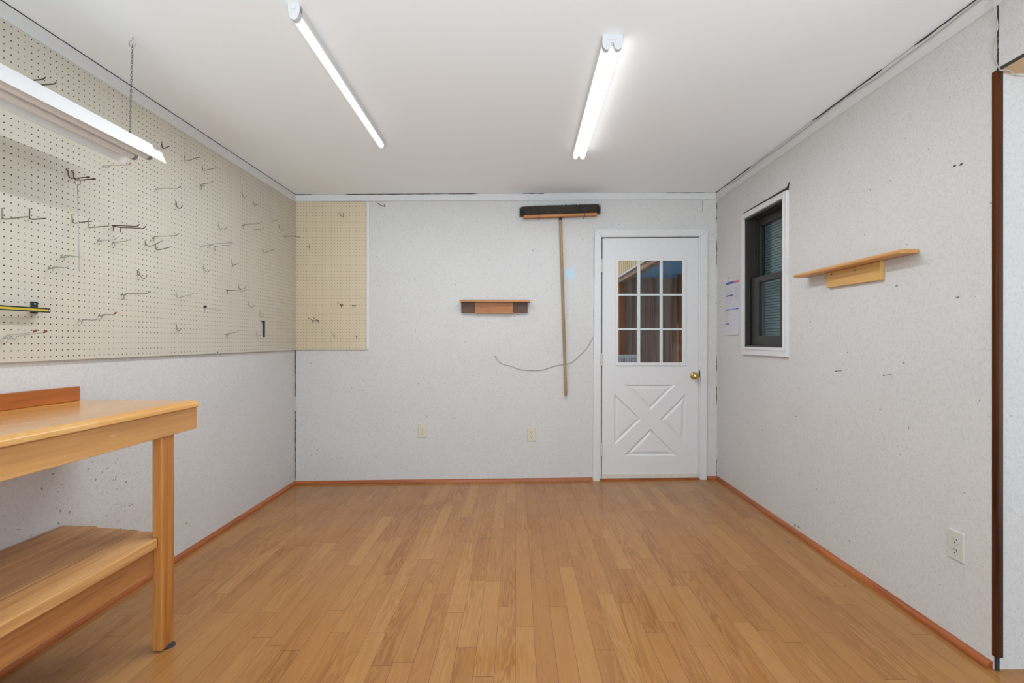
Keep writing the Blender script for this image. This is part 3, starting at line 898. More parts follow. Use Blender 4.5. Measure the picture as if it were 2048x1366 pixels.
prism(bm, [(x0, yb(x0) - PEGB, zb0), (x1, yb(x1) - PEGB, zb0), (x1, yb(x1) - PEGB, zc(XL) - 0.0585), (x0, yb(x0) - PEGB, zc(XL) - 0.0585)], (0, PEGB - 0.0006, 0))
pegb = obj('pegboard', bm, M_peg_b)
tag(pegb, 'narrow tan pegboard panel on the back wall beside the corner', 'pegboard')
bm = B()
x2 = pb(738.5, 550, 0.006).x
prism(bm, [(x1 + 0.0004, yb(x1) - 0.007, zb0 + 0.002), (x2 - 0.008, yb(x2) - 0.007, zb0 + 0.002), (x2, yb(x2) - 0.007, zb0 + 0.010), (x2, yb(x2) - 0.007, zc(XL) - 0.0585), (x1 + 0.0004, yb(x1) - 0.007, zc(XL) - 0.0585)], (0, 0.0066, 0))
obj('painted_edge_strip', bm, M_trim, pegb, bevel=0.002)
bm = B(); tube(bm, [(XPEG, 3.035, 1.102), (XPEG + 0.006, 3.035, 1.102)], 0.011, 12)
kn = obj('rubber_knob', bm, M_ltgrey, origin='base'); tag(kn, 'small pale round knob on the lower edge of the left pegboard', 'knob')
bm = B(); tube(bm, [(XPEG + 0.0058, 3.035, 1.102), (XPEG + 0.0072, 3.035, 1.102)], 0.006, 10); obj('hole', bm, M_black, kn)

# ------------------------------------------------------------------ hooks: wires measured in the photo, standing out square from the board
GL = 'wire hooks on the large left pegboard'
GB = 'wire hooks on the narrow back pegboard'
def hook(label, lines, m, r=0.0017, tips=(), tipm=None, clips=(), base=None, own=False):
    allx = [p[0] for l in list(lines) + list(clips) for p in l]
    bpx = base if base is not None else min(allx)
    y = XPEG * F / (bpx - CX)
    def P(p): return Vector(((p[0] - CX) / F * y, y, CZ + (CY - p[1]) / F * y))
    b0 = P(lines[0][0])
    root = thing('peg_hook', label, 'hook', (XPEG, y, min(P(p).z for l in lines for p in l)), GL)
    bm = B()
    for l in lines:
        yl = XPEG * F / (min(p[0] for p in l) - CX) if own else y
        pts = [Vector(((p[0] - CX) / F * yl, yl, CZ + (CY - p[1]) / F * yl)) for p in l]
        if abs(pts[0].x - XPEG) < 0.016: pts = [Vector((XPEG - 0.006, yl, pts[0].z + 0.001))] + pts
        sm = [pts[0]] + smoothline(pts[1:], 3) if len(pts) > 3 else pts
        tube(bm, sm, r, 7)
    obj('wire', bm, m, root, smooth=True)
    if clips:
        for l in clips:
            pts = [P(p) for p in l]
            if pts[0].x - XPEG < 0.02: pts = [Vector((XPEG - 0.004, y, pts[0].z))] + pts
            bm = B(); tube(bm, pts, r * 0.85, 6)
            obj('base_clip', bm, m, root, smooth=True)
    for t in tips:
        bm = B()
        a, b = P(t[0]), P(t[1])
        tube(bm, [a, a.lerp(b, 0.25), a.lerp(b, 0.8), b], r, 8, radii=[r * 1.15, r * 1.9, r * 1.9, r * 0.9])
        obj('tip', bm, tipm or M_red, root, smooth=True)
    return root
D, Mi, Z_ = M_dwire, M_mwire, M_steel
hook('long dark L-shaped hook at the left edge, above the yellow-striped bar', [[(4, 417), (4.6, 434), (6, 437), (14, 438), (34, 435.6), (55.8, 433.2)]], Mi, 0.0023)
hook('short dark L-shaped hook at the tip of the long one by the left edge', [[(59, 418), (58.6, 433), (60.5, 437.5), (67, 438.5), (80, 437.5), (92, 436.7)]], D, 0.0023)
hook('dark L-shaped hook whose arm crosses the hanging skewer', [[(144, 428), (144.6, 440), (146.6, 445), (152, 446.2), (168, 443.8), (185, 442.3)]], D, 0.002)
hook('bronze L-shaped hook between the hanging skewer and the rusty double hook', [[(176.3, 438), (176.3, 451), (178, 454.6), (184, 455), (200, 453), (218, 451.8)]], Mi, 0.002)
hook('rusty dark double hook with two long upturned arms right of the skewer', [[(224, 451), (229.5, 451), (250, 451.5), (272.5, 452.6), (279, 448.6)], [(224, 451), (229, 452.5), (242.5, 454.7), (262, 455.6), (284, 456.8), (288, 455.6), (292, 452.4)]], M_rust, 0.0021,
     clips=[[(227, 451.5), (227, 461)], [(240.5, 455), (240.5, 465)]])
hook('grey steel hook below the rusty double hook, nearer the skewer of a pair', [[(201, 481.5), (204, 480), (216, 480), (228, 479.3), (233, 476.4)]], Z_, 0.0017, clips=[[(195.5, 478), (202, 484), (210, 480)], [(202, 483.5), (202.5, 488)]])
hook('grey steel hook below the rusty double hook, farther from the skewer of a pair', [[(229, 486), (232, 484.3), (243, 483), (255, 481.4), (262, 477.5)]], Z_, 0.0017, clips=[[(224.5, 484), (229, 488), (236, 487)], [(229, 487.5), (229.5, 494.5)]])
hook('grey steel hook passing behind the lower half of the hanging skewer', [[(128, 514.5), (130.5, 511.3), (136, 511), (148, 512.5), (163, 514)]], Z_, 0.0019, clips=[[(121.5, 510), (127.5, 515.5), (137, 513)], [(129, 515), (128, 521)]])
hook('grey upturned steel hook left of the lower tip of the skewer', [[(104, 536.5), (106, 534.2), (114, 534), (132, 535.6), (137, 531.6)]], Z_, 0.0019, clips=[[(97.5, 533), (104, 538), (112, 535)], [(104, 537.5), (105.5, 542)]])
dh = hook('brown double hook that carries the long ring-ended skewer', [[(132.3, 338), (136, 342), (137, 351.5), (140.5, 355.8), (150, 356.8), (164, 355.2), (174, 354.8)], [(143.5, 341.5), (147, 346), (147.8, 354), (151, 359), (158, 360.2), (174, 359), (186, 358.2)]], M_rust, 0.0022, own=True,
     tips=[((173, 354.9), (179.5, 354.3)), ((184, 358.3), (191, 358))], tipm=plain('dull_dip', (0.07, 0.025, 0.02, 1), 0.6))
hook('thin steel hook with an orange-red tip right under the shop light end', [[(211, 332.5), (219, 330.6), (238, 330.2), (256, 330), (258, 328.4)]], Z_, 0.0014, tips=[((257.5, 328.8), (261.8, 325))], tipm=plain('orange_dip', (0.45, 0.12, 0.05, 1), 0.5), clips=[[(205, 331), (213, 335), (219.5, 332)], [(212, 334), (212, 341)]])
hook('long thin steel hook with a dark tip, lower right of the shop light', [[(314, 378), (319, 376.6), (338, 376.4), (353, 376.8), (358, 375)]], Z_, 0.0014, tips=[((357.5, 375.2), (361.6, 372.8))], tipm=M_gap, clips=[[(310, 376.5), (316, 379.5), (321, 377.5)], [(314, 379), (314.5, 385)]])
hook('short black hook between the shop light end and the white trim', [[(323.5, 283.5), (324, 291), (325.6, 296), (330, 296.2), (339, 292)]], D, 0.0025)
hook('L-shaped hook under the trim, upper one of two with long arms', [[(369, 309), (369.8, 319), (372, 321.6), (379, 320.4), (392, 316), (399, 315.4)]], Mi, 0.0019)
hook('L-shaped hook under the trim, lower one of two with long arms', [[(404.5, 329), (405, 336.5), (407.5, 340.6), (416, 339.4), (430, 336.2), (434, 336.4)]], Mi, 0.0019)
hook('grey hook with a pale base below the two long-armed hooks under the trim', [[(403, 369.6), (406, 368), (420, 366), (427, 361)]], Mi, 0.0017, clips=[[(400, 370), (403, 372), (408, 371.5)], [(403, 372), (402.5, 380)]])
hook('small dark U-shaped hook below the long thin dark-tipped hook', [[(351, 402), (352.8, 406), (353.4, 412), (356, 415.6), (359.5, 416.8), (363, 414.5), (364.6, 409.5)]], D, 0.002)
hook('long-armed hook with upturned end above the two crossing hooks', [[(308, 475.5), (310, 473.2), (330, 472.2), (351, 470.8), (358.5, 466.6)]], Mi, 0.0016, clips=[[(303.5, 475), (307.5, 477), (313, 476)], [(308, 477), (308, 482)]])
hook('slanting hook arm, left one of the two crossing hooks', [[(290, 481), (291, 485), (296.5, 493), (303, 491.5), (312, 488), (325, 481.4)]], Mi, 0.0017, clips=[[(290, 481), (290, 491)]])
hook('L-shaped hook, right one of the two crossing hooks', [[(311.6, 487), (311.6, 495.5), (313.6, 499.4), (319, 499.6), (331, 496.6), (341.5, 494)]], D, 0.0018)
hook('U-shaped hook above the three overlapping thin steel hooks', [[(437, 446), (437.6, 453), (441, 458), (446, 460.4), (450.5, 458.4), (453, 453.5)]], Mi, 0.0016)
hook('thin steel hook, left one of three overlapping steel hooks', [[(404, 492.5), (407, 491), (418, 490.2), (425, 489.6), (428, 487)]], Z_, 0.0014, clips=[[(400.5, 492), (404.5, 494.5), (408, 493)]])
hook('thin steel hook with reddish tip, middle one of three overlapping steel hooks', [[(422, 490.5), (427, 487.4), (442, 486.8), (456, 486)]], Z_, 0.0013, tips=[((455, 486.1), (466, 483.2))], tipm=plain('faded_dip', (0.30, 0.14, 0.13, 1), 0.6), clips=[[(417.5, 489), (423, 491), (426, 488.5)], [(420, 490.5), (419.5, 495.5)]])
hook('thin steel hook with upturned end, right one of three overlapping steel hooks', [[(431, 493), (435, 491.6), (448, 490.6), (462, 489.4), (468, 485)]], Z_, 0.0014, clips=[[(428, 492.5), (432, 494.5), (435.5, 492.5)], [(430, 494), (431, 501)]])
hook('small U-shaped hook below the three overlapping thin steel hooks', [[(406.5, 529), (407.2, 537.5), (410.6, 541.6), (415, 543.6), (418.6, 541.4), (420, 538)]], Mi, 0.0016)
hook('L-shaped hook with a tiny upturned end, upper left of the black-knobbed hook', [[(353, 581.5), (353.8, 592), (355.6, 595.4), (360, 595), (372, 591.6), (383, 589), (384.6, 586)]], Z_, 0.0018)
hb = hook('sagging thin hook with a black knob on its base', [[(412, 615), (417, 616), (428, 619.5), (437, 622.6), (442, 620.8)]], Z_, 0.0013, clips=[[(408, 615), (411, 617), (411, 622.5)]])
p_ = Vector((XPEG + 0.008, XPEG * F / (408 - CX), CZ)); p_.z = CZ + (CY - 613) / F * p_.y
bm = B(); ball(bm, p_, 0.008, (1, 1.2, 0.9)); obj('knob', bm, M_black, hb, smooth=True)
hook('small J-shaped hook low on the board, left of the pale round knob', [[(352.6, 648), (353.8, 656), (354.2, 659.6), (356.6, 661.8), (360, 660.6), (361, 656.5)]], Mi, 0.0018)
hook('upturned grey hook low on the board between round knob and rectangular cutout', [[(455, 669), (456, 667.2), (464, 666), (473, 664.6), (478, 661.4)]], Mi, 0.0014, clips=[[(451.6, 669), (456, 670), (460, 668.5)], [(455, 670), (454.4, 676)]])
hook('curved hook under the white trim, first of four descending to the corner', [[(483.5, 380.5), (484, 387), (486, 392), (490, 394.4), (494, 393)]], Mi, 0.0018)
hook('L-shaped hook under the white trim, second of four descending to the corner', [[(506.5, 401), (507.4, 407.5), (509.4, 410.4), (514, 409.4), (518.6, 407)]], Mi, 0.0018)
hook('small L-shaped hook, third of four descending to the corner', [[(543.6, 433.5), (543.6, 441), (545, 443), (550, 441.6), (555, 440)]], Mi, 0.0016)
hook('small curved hook, last of four descending to the corner', [[(558.6, 448.6), (558.4, 454), (559.8, 459), (563, 460.8), (566.6, 457)]], Mi, 0.0017)
hook('long thin upturned hook, upper of a stacked pair near the corner', [[(486.6, 450.6), (489, 448.6), (503, 448), (517, 447.4), (523, 444)]], Mi, 0.0014, clips=[[(484.6, 450), (487, 451.6), (490, 451)], [(487, 451.5), (487, 459)]])
hook('short upturned hook, lower of a stacked pair near the corner', [[(508, 460.4), (510, 459.6), (518, 458.6), (525, 457.4), (527.6, 455)]], Mi, 0.0016, clips=[[(507, 459.6), (511.6, 461.6)]])
hook('long horizontal hook beside the corner, reaching over the back panel', [[(569, 472.4), (572, 471.8), (586, 472.6), (601, 474.6)]], Mi, 0.0022, clips=[[(567.4, 472), (573, 474.8)]])
hook('slanting V-shaped hook below the stacked pair near the corner', [[(525.4, 495), (526.4, 501), (528.8, 505.4), (538, 502.4), (550, 498)]], Mi, 0.0017)
hook('small L-shaped hook just right of the three overlapping hooks, lower down', [[(463.8, 519), (464.6, 528), (466, 530.4), (470, 529.6), (477, 527)]], D, 0.0017)
hook('short V-shaped hook above the tip of the long dark hook', [[(477.6, 569.4), (478.2, 577), (480.4, 579.4), (484, 578.4), (492, 575)]], Mi, 0.0016)
hook('long dark hook with a clip, below the short V-shaped hook', [[(454, 581), (459, 580.4), (472, 581), (485, 582), (490, 580.4)]], D, 0.0016, clips=[[(452.6, 580), (459, 580.6)], [(454.4, 581), (456, 587)]])
hook('small U-shaped hook above and left of the rectangular cutout', [[(496.8, 603), (497.4, 610), (500, 612.8), (504, 614.4), (507, 613), (508.4, 610)]], Mi, 0.0015)
hook('small J-shaped hook right above the rectangular cutout', [[(519.5, 621), (519.6, 630.6), (521.6, 633.8), (525, 634), (527.6, 630.6)]], Mi, 0.0015)
hook('small L-shaped hook at the lower left of the rectangular cutout', [[(512.6, 664), (513.2, 670.4), (515, 672), (522, 671.2), (528, 671.8)]], Mi, 0.0014)
hook('black double hook partly hidden above the hanging shop light', [[(60, 162), (67, 160.5), (83.5, 159), (87, 157.4), (91.7, 154.6)], [(76, 172), (80, 170.2), (84, 169.6), (108, 167.8), (112, 164.4)]], D, 0.0025, own=True)
hook('silver double hook with two red tips at the lower left of the board', [[(12, 673.6), (14.5, 670.6), (38, 667.6), (66, 664.4)], [(33, 675), (37, 671.6), (60, 668.6), (87, 665.4)]], plain('bright_zinc', (0.55, 0.55, 0.53, 1), 0.35, 0.6), 0.002,
     tips=[((66, 664.2), (74, 659.8)), ((87, 665.2), (94, 661.6))], clips=[[(7.5, 674), (12, 674.4), (39.5, 674.6)], [(12, 676.4), (33, 678.6), (35, 674)], [(13, 676), (13.2, 686.4)], [(34, 678), (34.5, 687)]])
hook('grey steel hook, lower one of a pair right of the silver double hook', [[(165, 640.6), (167.5, 638.2), (174, 639.4), (189, 640), (195, 637.6)]], Z_, 0.0019, clips=[[(156.6, 638.4), (163, 643), (171.5, 640.4)], [(164, 642), (162.5, 648)]])
hook('grey hook with a red tip, upper of a pair right of the silver double hook', [[(204, 631.4), (206.5, 629.2), (216, 628.8), (226, 629), (228.6, 627.8)]], Z_, 0.0019, tips=[((228.4, 627.8), (233.4, 624.4))], clips=[[(197.6, 629), (203, 633), (211.5, 630)], [(204, 632), (203, 638)]])
hook('long brown hook with T-shaped base below the two-pronged U-shaped hook', [[(249, 589), (252, 587.6), (272, 587.4), (292.5, 587), (299, 582.4)]], Mi, 0.0018, clips=[[(242, 588), (247, 590.6), (253, 589)], [(248, 590), (248, 599)]])
hook('U-shaped hook with two prongs into the board above the long brown hook', [[(274.6, 540.4), (278, 544), (280.6, 551), (284, 555), (288, 556.8), (292, 554.8), (294, 549)]], Mi, 0.0019, clips=[[(274.6, 540.4), (275, 550), (279, 551)]])

# skewer hanging from the brown double hook
yS = XPEG * F / (132.3 - CX)
def PS(px, py): return Vector(((px - CX) / F * yS, yS - 0.0, CZ + (CY - py) / F * yS))
sk = thing('skewer', 'long thin steel skewer with a ring end hanging on the left pegboard', 'skewer', PS(158.7, 543))
bm = B()
c0 = PS(155.5, 364.5)
rr_ = []
for k in range(17):
    a = 2 * math.pi * k / 16
    rr_.append(c0 + Vector((0.0085 * math.sin(a), 0.004 * math.sin(a), 0.0115 * math.cos(a))))
tube(bm, rr_, 0.0014, 6)
obj('ring', bm, M_mwire, sk, smooth=True)
bm = B(); tube(bm, [PS(155.2, 371), PS(156.6, 440), PS(158.2, 510), PS(158.7, 541), PS(158.8, 543.4)], 0.0016, 7, radii=[0.0016, 0.0016, 0.0016, 0.0018, 0.0006])
obj('rod', bm, M_steel, sk, smooth=True)

# hooks on the narrow back panel: prongs come out of the board towards the room
def hookb(label, lines, m, r=0.0016, base=None):
    allp = [p for l in lines for p in l]
    root = thing('peg_hook', label, 'hook', pb(base[0], base[1], PEGB), GB)
    bm = B()
    for l in lines:
        pts = []
        for p in l:
            out = p[2] if len(p) > 2 else 0.004
            pts.append(pb(p[0], p[1], PEGB + out))
        pts = [pb(l[0][0], l[0][1], PEGB - 0.005)] + pts
        tube(bm, pts, r, 6)
    obj('wire', bm, m, root, smooth=True)
hookb('small dark V-shaped hook near the top of the narrow back panel', [[(686.8, 425.6), (686.9, 432), (685.4, 433.8, 0.008), (681, 430, 0.03), (677.2, 426, 0.05)]], D, 0.0017, (686, 430))
hookb('small dark V-shaped hook in the upper left of the narrow back panel', [[(619, 488), (619, 494.6), (618.4, 496, 0.008), (615.6, 493.6, 0.03), (613, 491.4, 0.045)]], D, 0.0016, (619, 492))
hookb('dark upturned hook, left one of two side by side at the right edge', [[(686, 610), (682, 609.6, 0.02), (677, 607.4, 0.06), (674.4, 604, 0.065)], [(680, 610.4), (686.4, 609.8)], [(683, 611), (683, 616)]], M_rust, 0.002, (683, 610))
hookb('grey stub hook, right one of two side by side at the right edge', [[(704, 610), (708, 610.6, 0.01), (712, 610)], [(707, 610), (706.6, 615)]], D, 0.0016, (707, 610))
hookb('dark double hook with two upturned prongs, left of centre on the panel', [[(625, 640.8), (620, 637.8, 0.05), (617.4, 636.6, 0.065), (616.2, 634.6, 0.07)], [(637, 641), (632.6, 639, 0.04), (628, 636.6, 0.06), (625.2, 633.8, 0.065)], [(624.6, 640.8), (631, 641.3, 0.008), (638, 641)], [(626, 641), (625.8, 646.6)], [(637, 641), (637.4, 646.4)]], M_rust, 0.0019, (631, 641))
hookb('pale grey hook low on the panel, left one of the bottom two', [[(670, 671.6), (666.6, 669, 0.03), (662, 665.8, 0.055)], [(666.4, 671.6), (673.6, 671.8)], [(669, 672), (669, 676.8)]], M_steel, 0.0015, (670, 671))
hookb('grey hook low on the panel, right one of the bottom two', [[(714, 672.4), (712.4, 672, 0.02), (709.4, 670.4, 0.045)], [(711.6, 672.4), (716.6, 671.8)], [(713.4, 672.4), (713.4, 677)]], M_mwire, 0.0016, (714, 672))
# cup hook under the trim
bm = B()
tube(bm, smoothline([pb(771, 412.6, -0.005), pb(770.8, 412.5, 0.004), pb(767.4, 412.4, 0.02), pb(762, 410.8, 0.03), pb(758.2, 408.8, 0.035), pb(755.4, 405.6, 0.036)], 3), 0.0024, 7)
tube(bm, [pb(770.4, 412.4, 0.004), pb(767.8, 408, 0.004)], 0.0024, 7)
tag(obj('cup_hook', bm, M_rust, origin='base', smooth=True), 'rusty bent hook under the trim, right of the narrow back panel', 'hook')

# black bar with yellow strip on the left board
bar = thing('tool_bar', 'black tool holder bar with a yellow stripe on the left pegboard', 'tool bar', (XPEG, 1.6, 1.27))
ZT, ZB = CZ + 0.1225, CZ + 0.1055
bm = B()
box(bm, -1.786, -1.776, 1.20, 1.905, ZT - 0.0042, ZT)
box(bm, -1.786, -1.776, 1.20, 1.905, ZB, ZB + 0.0042)
box(bm, -1.788, -1.780, 1.20, 1.903, ZB + 0.001, ZT - 0.001)
obj('channel', bm, M_black, bar)
bm = B(); box(bm, -1.7805, -1.7775, 1.20, 1.898, ZB + 0.0042, ZT - 0.0042)
obj('yellow_strip', bm, M_yellow, bar)
for ya, yb_ in ((1.873, 1.900), (1.32, 1.347)):
    bm = B()
    box(bm, XPEG, XPEG + 0.004, ya, yb_, ZB - 0.004, CZ + 0.1465)
    box(bm, XPEG, -1.784, ya, yb_, ZB + 0.002, ZT - 0.002)
    tb = obj('mounting_tab', bm, M_black, bar, bevel=0.001)
    bm = B(); ball(bm, (XPEG + 0.0045, (ya + yb_) / 2, CZ + 0.138), 0.0035); obj('screw', bm, M_steel, tb)

# ------------------------------------------------------------------ workbench
bench = thing('workbench', 'honey pine workbench along the left wall with a lower plank shelf', 'workbench', (-1.6, 1.4, zf(-1.6)))
BY0, BY1 = 0.25, 2.10
ZT = CZ - 0.2500
bm = B()
prism(bm, [(XL + 0.002, BY0, ZT), (-1.350, BY0, ZT), (-1.332, BY0, ZT - 0.012), (-1.331, BY0, ZT - 0.028), (XL + 0.002, BY0, ZT - 0.028)], (0, BY1 - BY0, 0))
obj('bench_top', bm, M_bench_top, bench, bevel=0.004)
bm = B(); box(bm, -1.376, -1.339, BY0, BY1 - 0.004, CZ - 0.3675, ZT - 0.0285)
obj('apron', bm, M_apron, bench, bevel=0.002)
bm = B(); box(bm, XL + 0.022, -1.378, BY1 - 0.06, BY1 - 0.022, CZ - 0.365, ZT - 0.0285); box(bm, XL + 0.001, XL + 0.039, BY0, BY1 - 0.062, CZ - 0.365, ZT - 0.0285)
obj('frame_rail', bm, M_apron, bench, bevel=0.002)
bm = B(); box(bm, XL + 0.001, XL + 0.019, BY0, 2.086, ZT + 0.0003, ZT + 0.060)
obj('backsplash', bm, M_splash, bench, bevel=0.003)
LZ = zf(-1.36)
for y0 in (1.896, 0.42):
    bm = B(); box(bm, -1.3815, -1.3455, y0, y0 + 0.070, LZ + 0.005, CZ - 0.3677)
    lg = obj('leg', bm, M_leg, bench, bevel=0.003)
    bm = B(); lathe(bm, (-1.3500, y0 + 0.042, LZ + 0.0002), [(0, 0.024), (0.0055, 0.024), (0.0065, 0.022)], (0, 0, 1))
    bm2 = bm
    obj('felt_pad', bm2, M_pad, lg)
SZ = CZ - 0.7467
bm = B(); prism(bm, [(XL + 0.004, 0.3, SZ), (-1.690, 0.3, SZ), (-1.690, 2.016, SZ), (XL + 0.004, 2.022, SZ)], (0, 0, -0.036))
obj('shelf_plank', bm, M_shelf, bench, bevel=0.003)
bm = B(); prism(bm, [(-1.687, 0.3, SZ - 0.001), (-1.492, 0.3, SZ - 0.001), (-1.492, 1.976, SZ - 0.001), (-1.687, 2.004, SZ - 0.001)], (0, 0, -0.036))
obj('shelf_plank', bm, M_shelf, bench, bevel=0.003)
bm = B(); prism(bm, [(-1.488, 0.3, SZ - 0.002), (-1.358, 0.3, SZ - 0.002), (-1.358, 1.8945, SZ - 0.002), (-1.383, 1.8945, SZ - 0.002), (-1.383, 1.965, SZ - 0.002), (-1.488, 1.968, SZ - 0.002)], (0, 0, -0.038))
for v in bm.verts:
    if v.co.y < 0.5 and v.co.x > -1.4: v.co.y = 0.492
obj('shelf_plank', bm, M_shelf_front, bench, bevel=0.005, segs=3)
bm = B(); box(bm, -1.412, -1.374, 0.492, 1.8945, CZ - 0.880, SZ - 0.0405)
obj('stretcher', bm, M_stretch, bench, bevel=0.003)
bm = B(); box(bm, XL + 0.001, XL + 0.039, 0.3, 2.0, SZ - 0.125, SZ - 0.0365); 
box(bm, XL + 0.04, -1.384, 1.90, 1.94, SZ - 0.12, SZ - 0.0405)
obj('ledger', bm, M_stretch, bench, bevel=0.002)

# ------------------------------------------------------------------ wall shelves
sh2 = thing('wall_shelf', 'long honey oak shelf on the right wall beside the window', 'shelf', (XR, 2.48, 1.455))
bm = B()
prism(bm, [(XR - 0.001, 2.087, 1.5375), (XR - 0.001, 2.087, 1.5545), (1.602, 2.087, 1.5535), (1.598, 2.087, 1.549), (1.598, 2.087, 1.541), (1.602, 2.087, 1.5365)], (0, 0.782, 0))
for v in bm.verts:
    if v.co.y > 2.5 and v.co.x < 1.65: v.co.x -= 0.010
    if v.co.y > 2.5 : v.co.z -= 0.004
obj('board', bm, M_oak_y, sh2, bevel=0.0015)
bm = B()
prism(bm, [(1.661, 2.283, 1.450), (XR - 0.0005, 2.283, 1.450), (XR - 0.0005, 2.283, 1.5365), (1.661, 2.283, 1.5365)], (0, 0.398, 0))
for v in bm.verts:
    if v.co.z > 1.5: v.co.z -= (v.co.y - 2.283) * 0.0048 + 0.0008
    else: v.co.z += (v.co.y - 2.283) * 0.012
cl = obj('cleat', bm, M_oak_pale, sh2, bevel=0.002)
for px, py in ((1663.3, 549), (1709.4, 540.4)):
    bm = B(); ball(bm, px_(px, py, 1.6608), 0.0034); obj('screw', bm, M_gap, cl)
sh1 = thing('wall_shelf', 'short oak shelf with dark end blocks on the back wall', 'shelf', pb(990, 627))
bm = B()
SD = 0.098
L0, L1 = pb(919, 600, SD).x, pb(1061, 600, SD).x
zt_ = pb(990, 600.0, SD).z
prism(bm, [(L0, yb(L0) - SD, zt_ - 0.015), (L1, yb(L1) - SD, zt_ - 0.015), (L1, yb(L1) - SD, zt_), (L0, yb(L0) - SD, zt_)], (0, SD - 0.001, 0))
obj('board', bm, M_oak_x, sh1, bevel=0.0015)
zu = zt_ - 0.0153
def blk(px0, px1, pyb, off):
    a, b, zb = pb(px0, 620, off).x, pb(px1, 620, off).x, pb(990, pyb, off).z
    bm = B(); prism(bm, [(a, yb(a) - off, zb), (b, yb(b) - off, zb), (b, yb(b) - off, zu), (a, yb(a) - off, zu)], (0, off - 0.001, 0)); return bm
obj('dark_block', blk(922.5, 949.6, 625.4, 0.036), M_walnut, sh1, bevel=0.0015)
obj('dark_block', blk(1026.2, 1055, 625.4, 0.036), M_walnut, sh1, bevel=0.0015)
ct = obj('cleat', blk(949.9, 1026, 627, 0.040), M_oak_x2, sh1, bevel=0.0015)
for px, py in ((962.4, 613.4), (1014.5, 613.8)):
    bm = B(); ball(bm, pb(px, py, 0.040), 0.0034); obj('screw', bm, M_gap, ct)

# ------------------------------------------------------------------ push broom hung upside down
broom = thing('push_broom', 'wide push broom hung bristles up beside the door', 'broom', pb(1132, 793, 0.03))
BD0, BD1 = 0.018, 0.086                       # block stands this far off the wall
bl = pb(1047, 435.5, BD1); br = pb(1194.4, 430, BD1)
bm = B()
prism(bm, [bl, br, br + Vector((0, 0, 0.020)), bl + Vector((0, 0, 0.022))], (0, BD1 - BD0, 0))
obj('block', bm, M_broomblock, broom, bevel=0.004)
bm = B()
rnd = random.Random(5)
def lerp(a, b, t): return a + (b - a) * t
nx = 120
tl = bl + Vector((0, 0, 0.022)); trr = br + Vector((0, 0, 0.020))
# dense core
core = []
for (ta, hh, wd) in ((0.015, 0.0, 0), (0.985, 0.0, 0)):
    pass
P = [tl + Vector((0.012, 0.008, -0.002)), trr + Vector((-0.012, 0.008, -0.002)), trr + Vector((-0.006, 0.060, -0.002)), tl + Vector((0.006, 0.060, -0.002))]
Q = [tl + Vector((-0.016, -0.008, 0.066)), trr + Vector((0.016, -0.008, 0.066)), trr + Vector((0.016, 0.072, 0.066)), tl + Vector((-0.016, 0.072, 0.066))]
loft(bm, P, Q)
for i in range(nx):
    for j in range(9):
        t = (i + rnd.random()) / nx; s = (j + rnd.random()) / 9
        p = tl.lerp(trr, 0.012 + 0.976 * t) + Vector((0, 0.005 + 0.056 * s, -0.001))
        fx = (t - 0.5) * 2; fy = (s - 0.5) * 2
        lean = Vector((0.030 * (abs(fx) ** 6) * (1 if fx > 0 else -1) + rnd.uniform(-.010, .010), 0.014 * fy + rnd.uniform(-.006, .006), 0))
        hgt = 0.074 - 0.008 * abs(fx) ** 8 + rnd.uniform(-0.004, 0.004)
        tip = p + lean + Vector((0, 0, hgt)); mid = p + lean * 0.35 + Vector((0, 0, hgt * 0.5))
        if s > 0.86: tip.y = min(tip.y, yb(tip.x) - 0.003)
        wv = Vector((0.0016, 0, 0)); wy = Vector((0, 0.0016, 0))
        for d in (wv, wy):
            a0, a1 = bm.verts.new(p - d), bm.verts.new(p + d)
            b0, b1 = bm.verts.new(mid - d), bm.verts.new(mid + d)
            c_ = bm.verts.new(tip - d * 0.5); c2 = bm.verts.new(tip + d * 0.5)
            bm.faces.new([a0, a1, b1, b0]); bm.faces.new([b0, b1, c2, c_])
for e_ in range(2):                           # shaggy ends
    for q in range(260):
        s = rnd.random(); base = (tl if e_ == 0 else trr) + Vector((0.01 if e_ == 0 else -0.01, 0.005 + 0.056 * s, rnd.uniform(0, 0.03)))
        d = Vector(((-1 if e_ == 0 else 1) * rnd.uniform(0.02, 0.046), rnd.uniform(-.01, .006), rnd.uniform(-0.012, 0.045)))
        tip = base + d
        wv = Vector((0, 0, 0.0014))
        bm.faces.new([bm.verts.new(base - wv), bm.verts.new(base + wv), bm.verts.new(tip + wv * 0.4), bm.verts.new(tip - wv * 0.4)])
obj('bristles', bm, M_bristle, broom)
HD = 0.052
h0 = pb(1120.6, 432.5, HD); h1 = pb(1121.2, 440.6, HD); h2 = pb(1131.8, 792.8, 0.030)
bm = B(); tube(bm, [h0 + Vector((0, 0, 0.004)), h1], 0.0122, 14)
obj('ferrule', bm, M_black, broom)
bm = B(); tube(bm, [h1 + Vector((0, 0, 0.001)), h1.lerp(h2, 0.98), h2], 0.0112, 14, radii=[0.0118, 0.0112, 0.0085])
obj('handle', bm, M_handle, broom, smooth=False)
for (px, py, lab) in ((1078.5, 436.5, 'dark bent nail under the broom block, left of the handle'), (1169.4, 433.5, 'dark bent nail under the broom block, right of the handle')):
    bm = B()
    a = pb(px, py, BD1 + 0.004)
    q = a.copy(); q.z = lerp(bl.z, br.z, (a.x - bl.x) / (br.x - bl.x)) - 0.0045
    w0 = q.copy(); w0.y = yb(q.x) + 0.01
    tube(bm, [w0, q, q + Vector((0, -0.0015, 0.004)), q + Vector((0.002, -0.002, 0.024))], 0.0021, 7)
    tube(bm, [q, q + Vector((-0.002, -0.001, -0.010))], 0.0021, 7)
    tag(obj('bent_nail', bm, M_dwire, origin='base'), lab, 'nail', 'nails holding the broom')

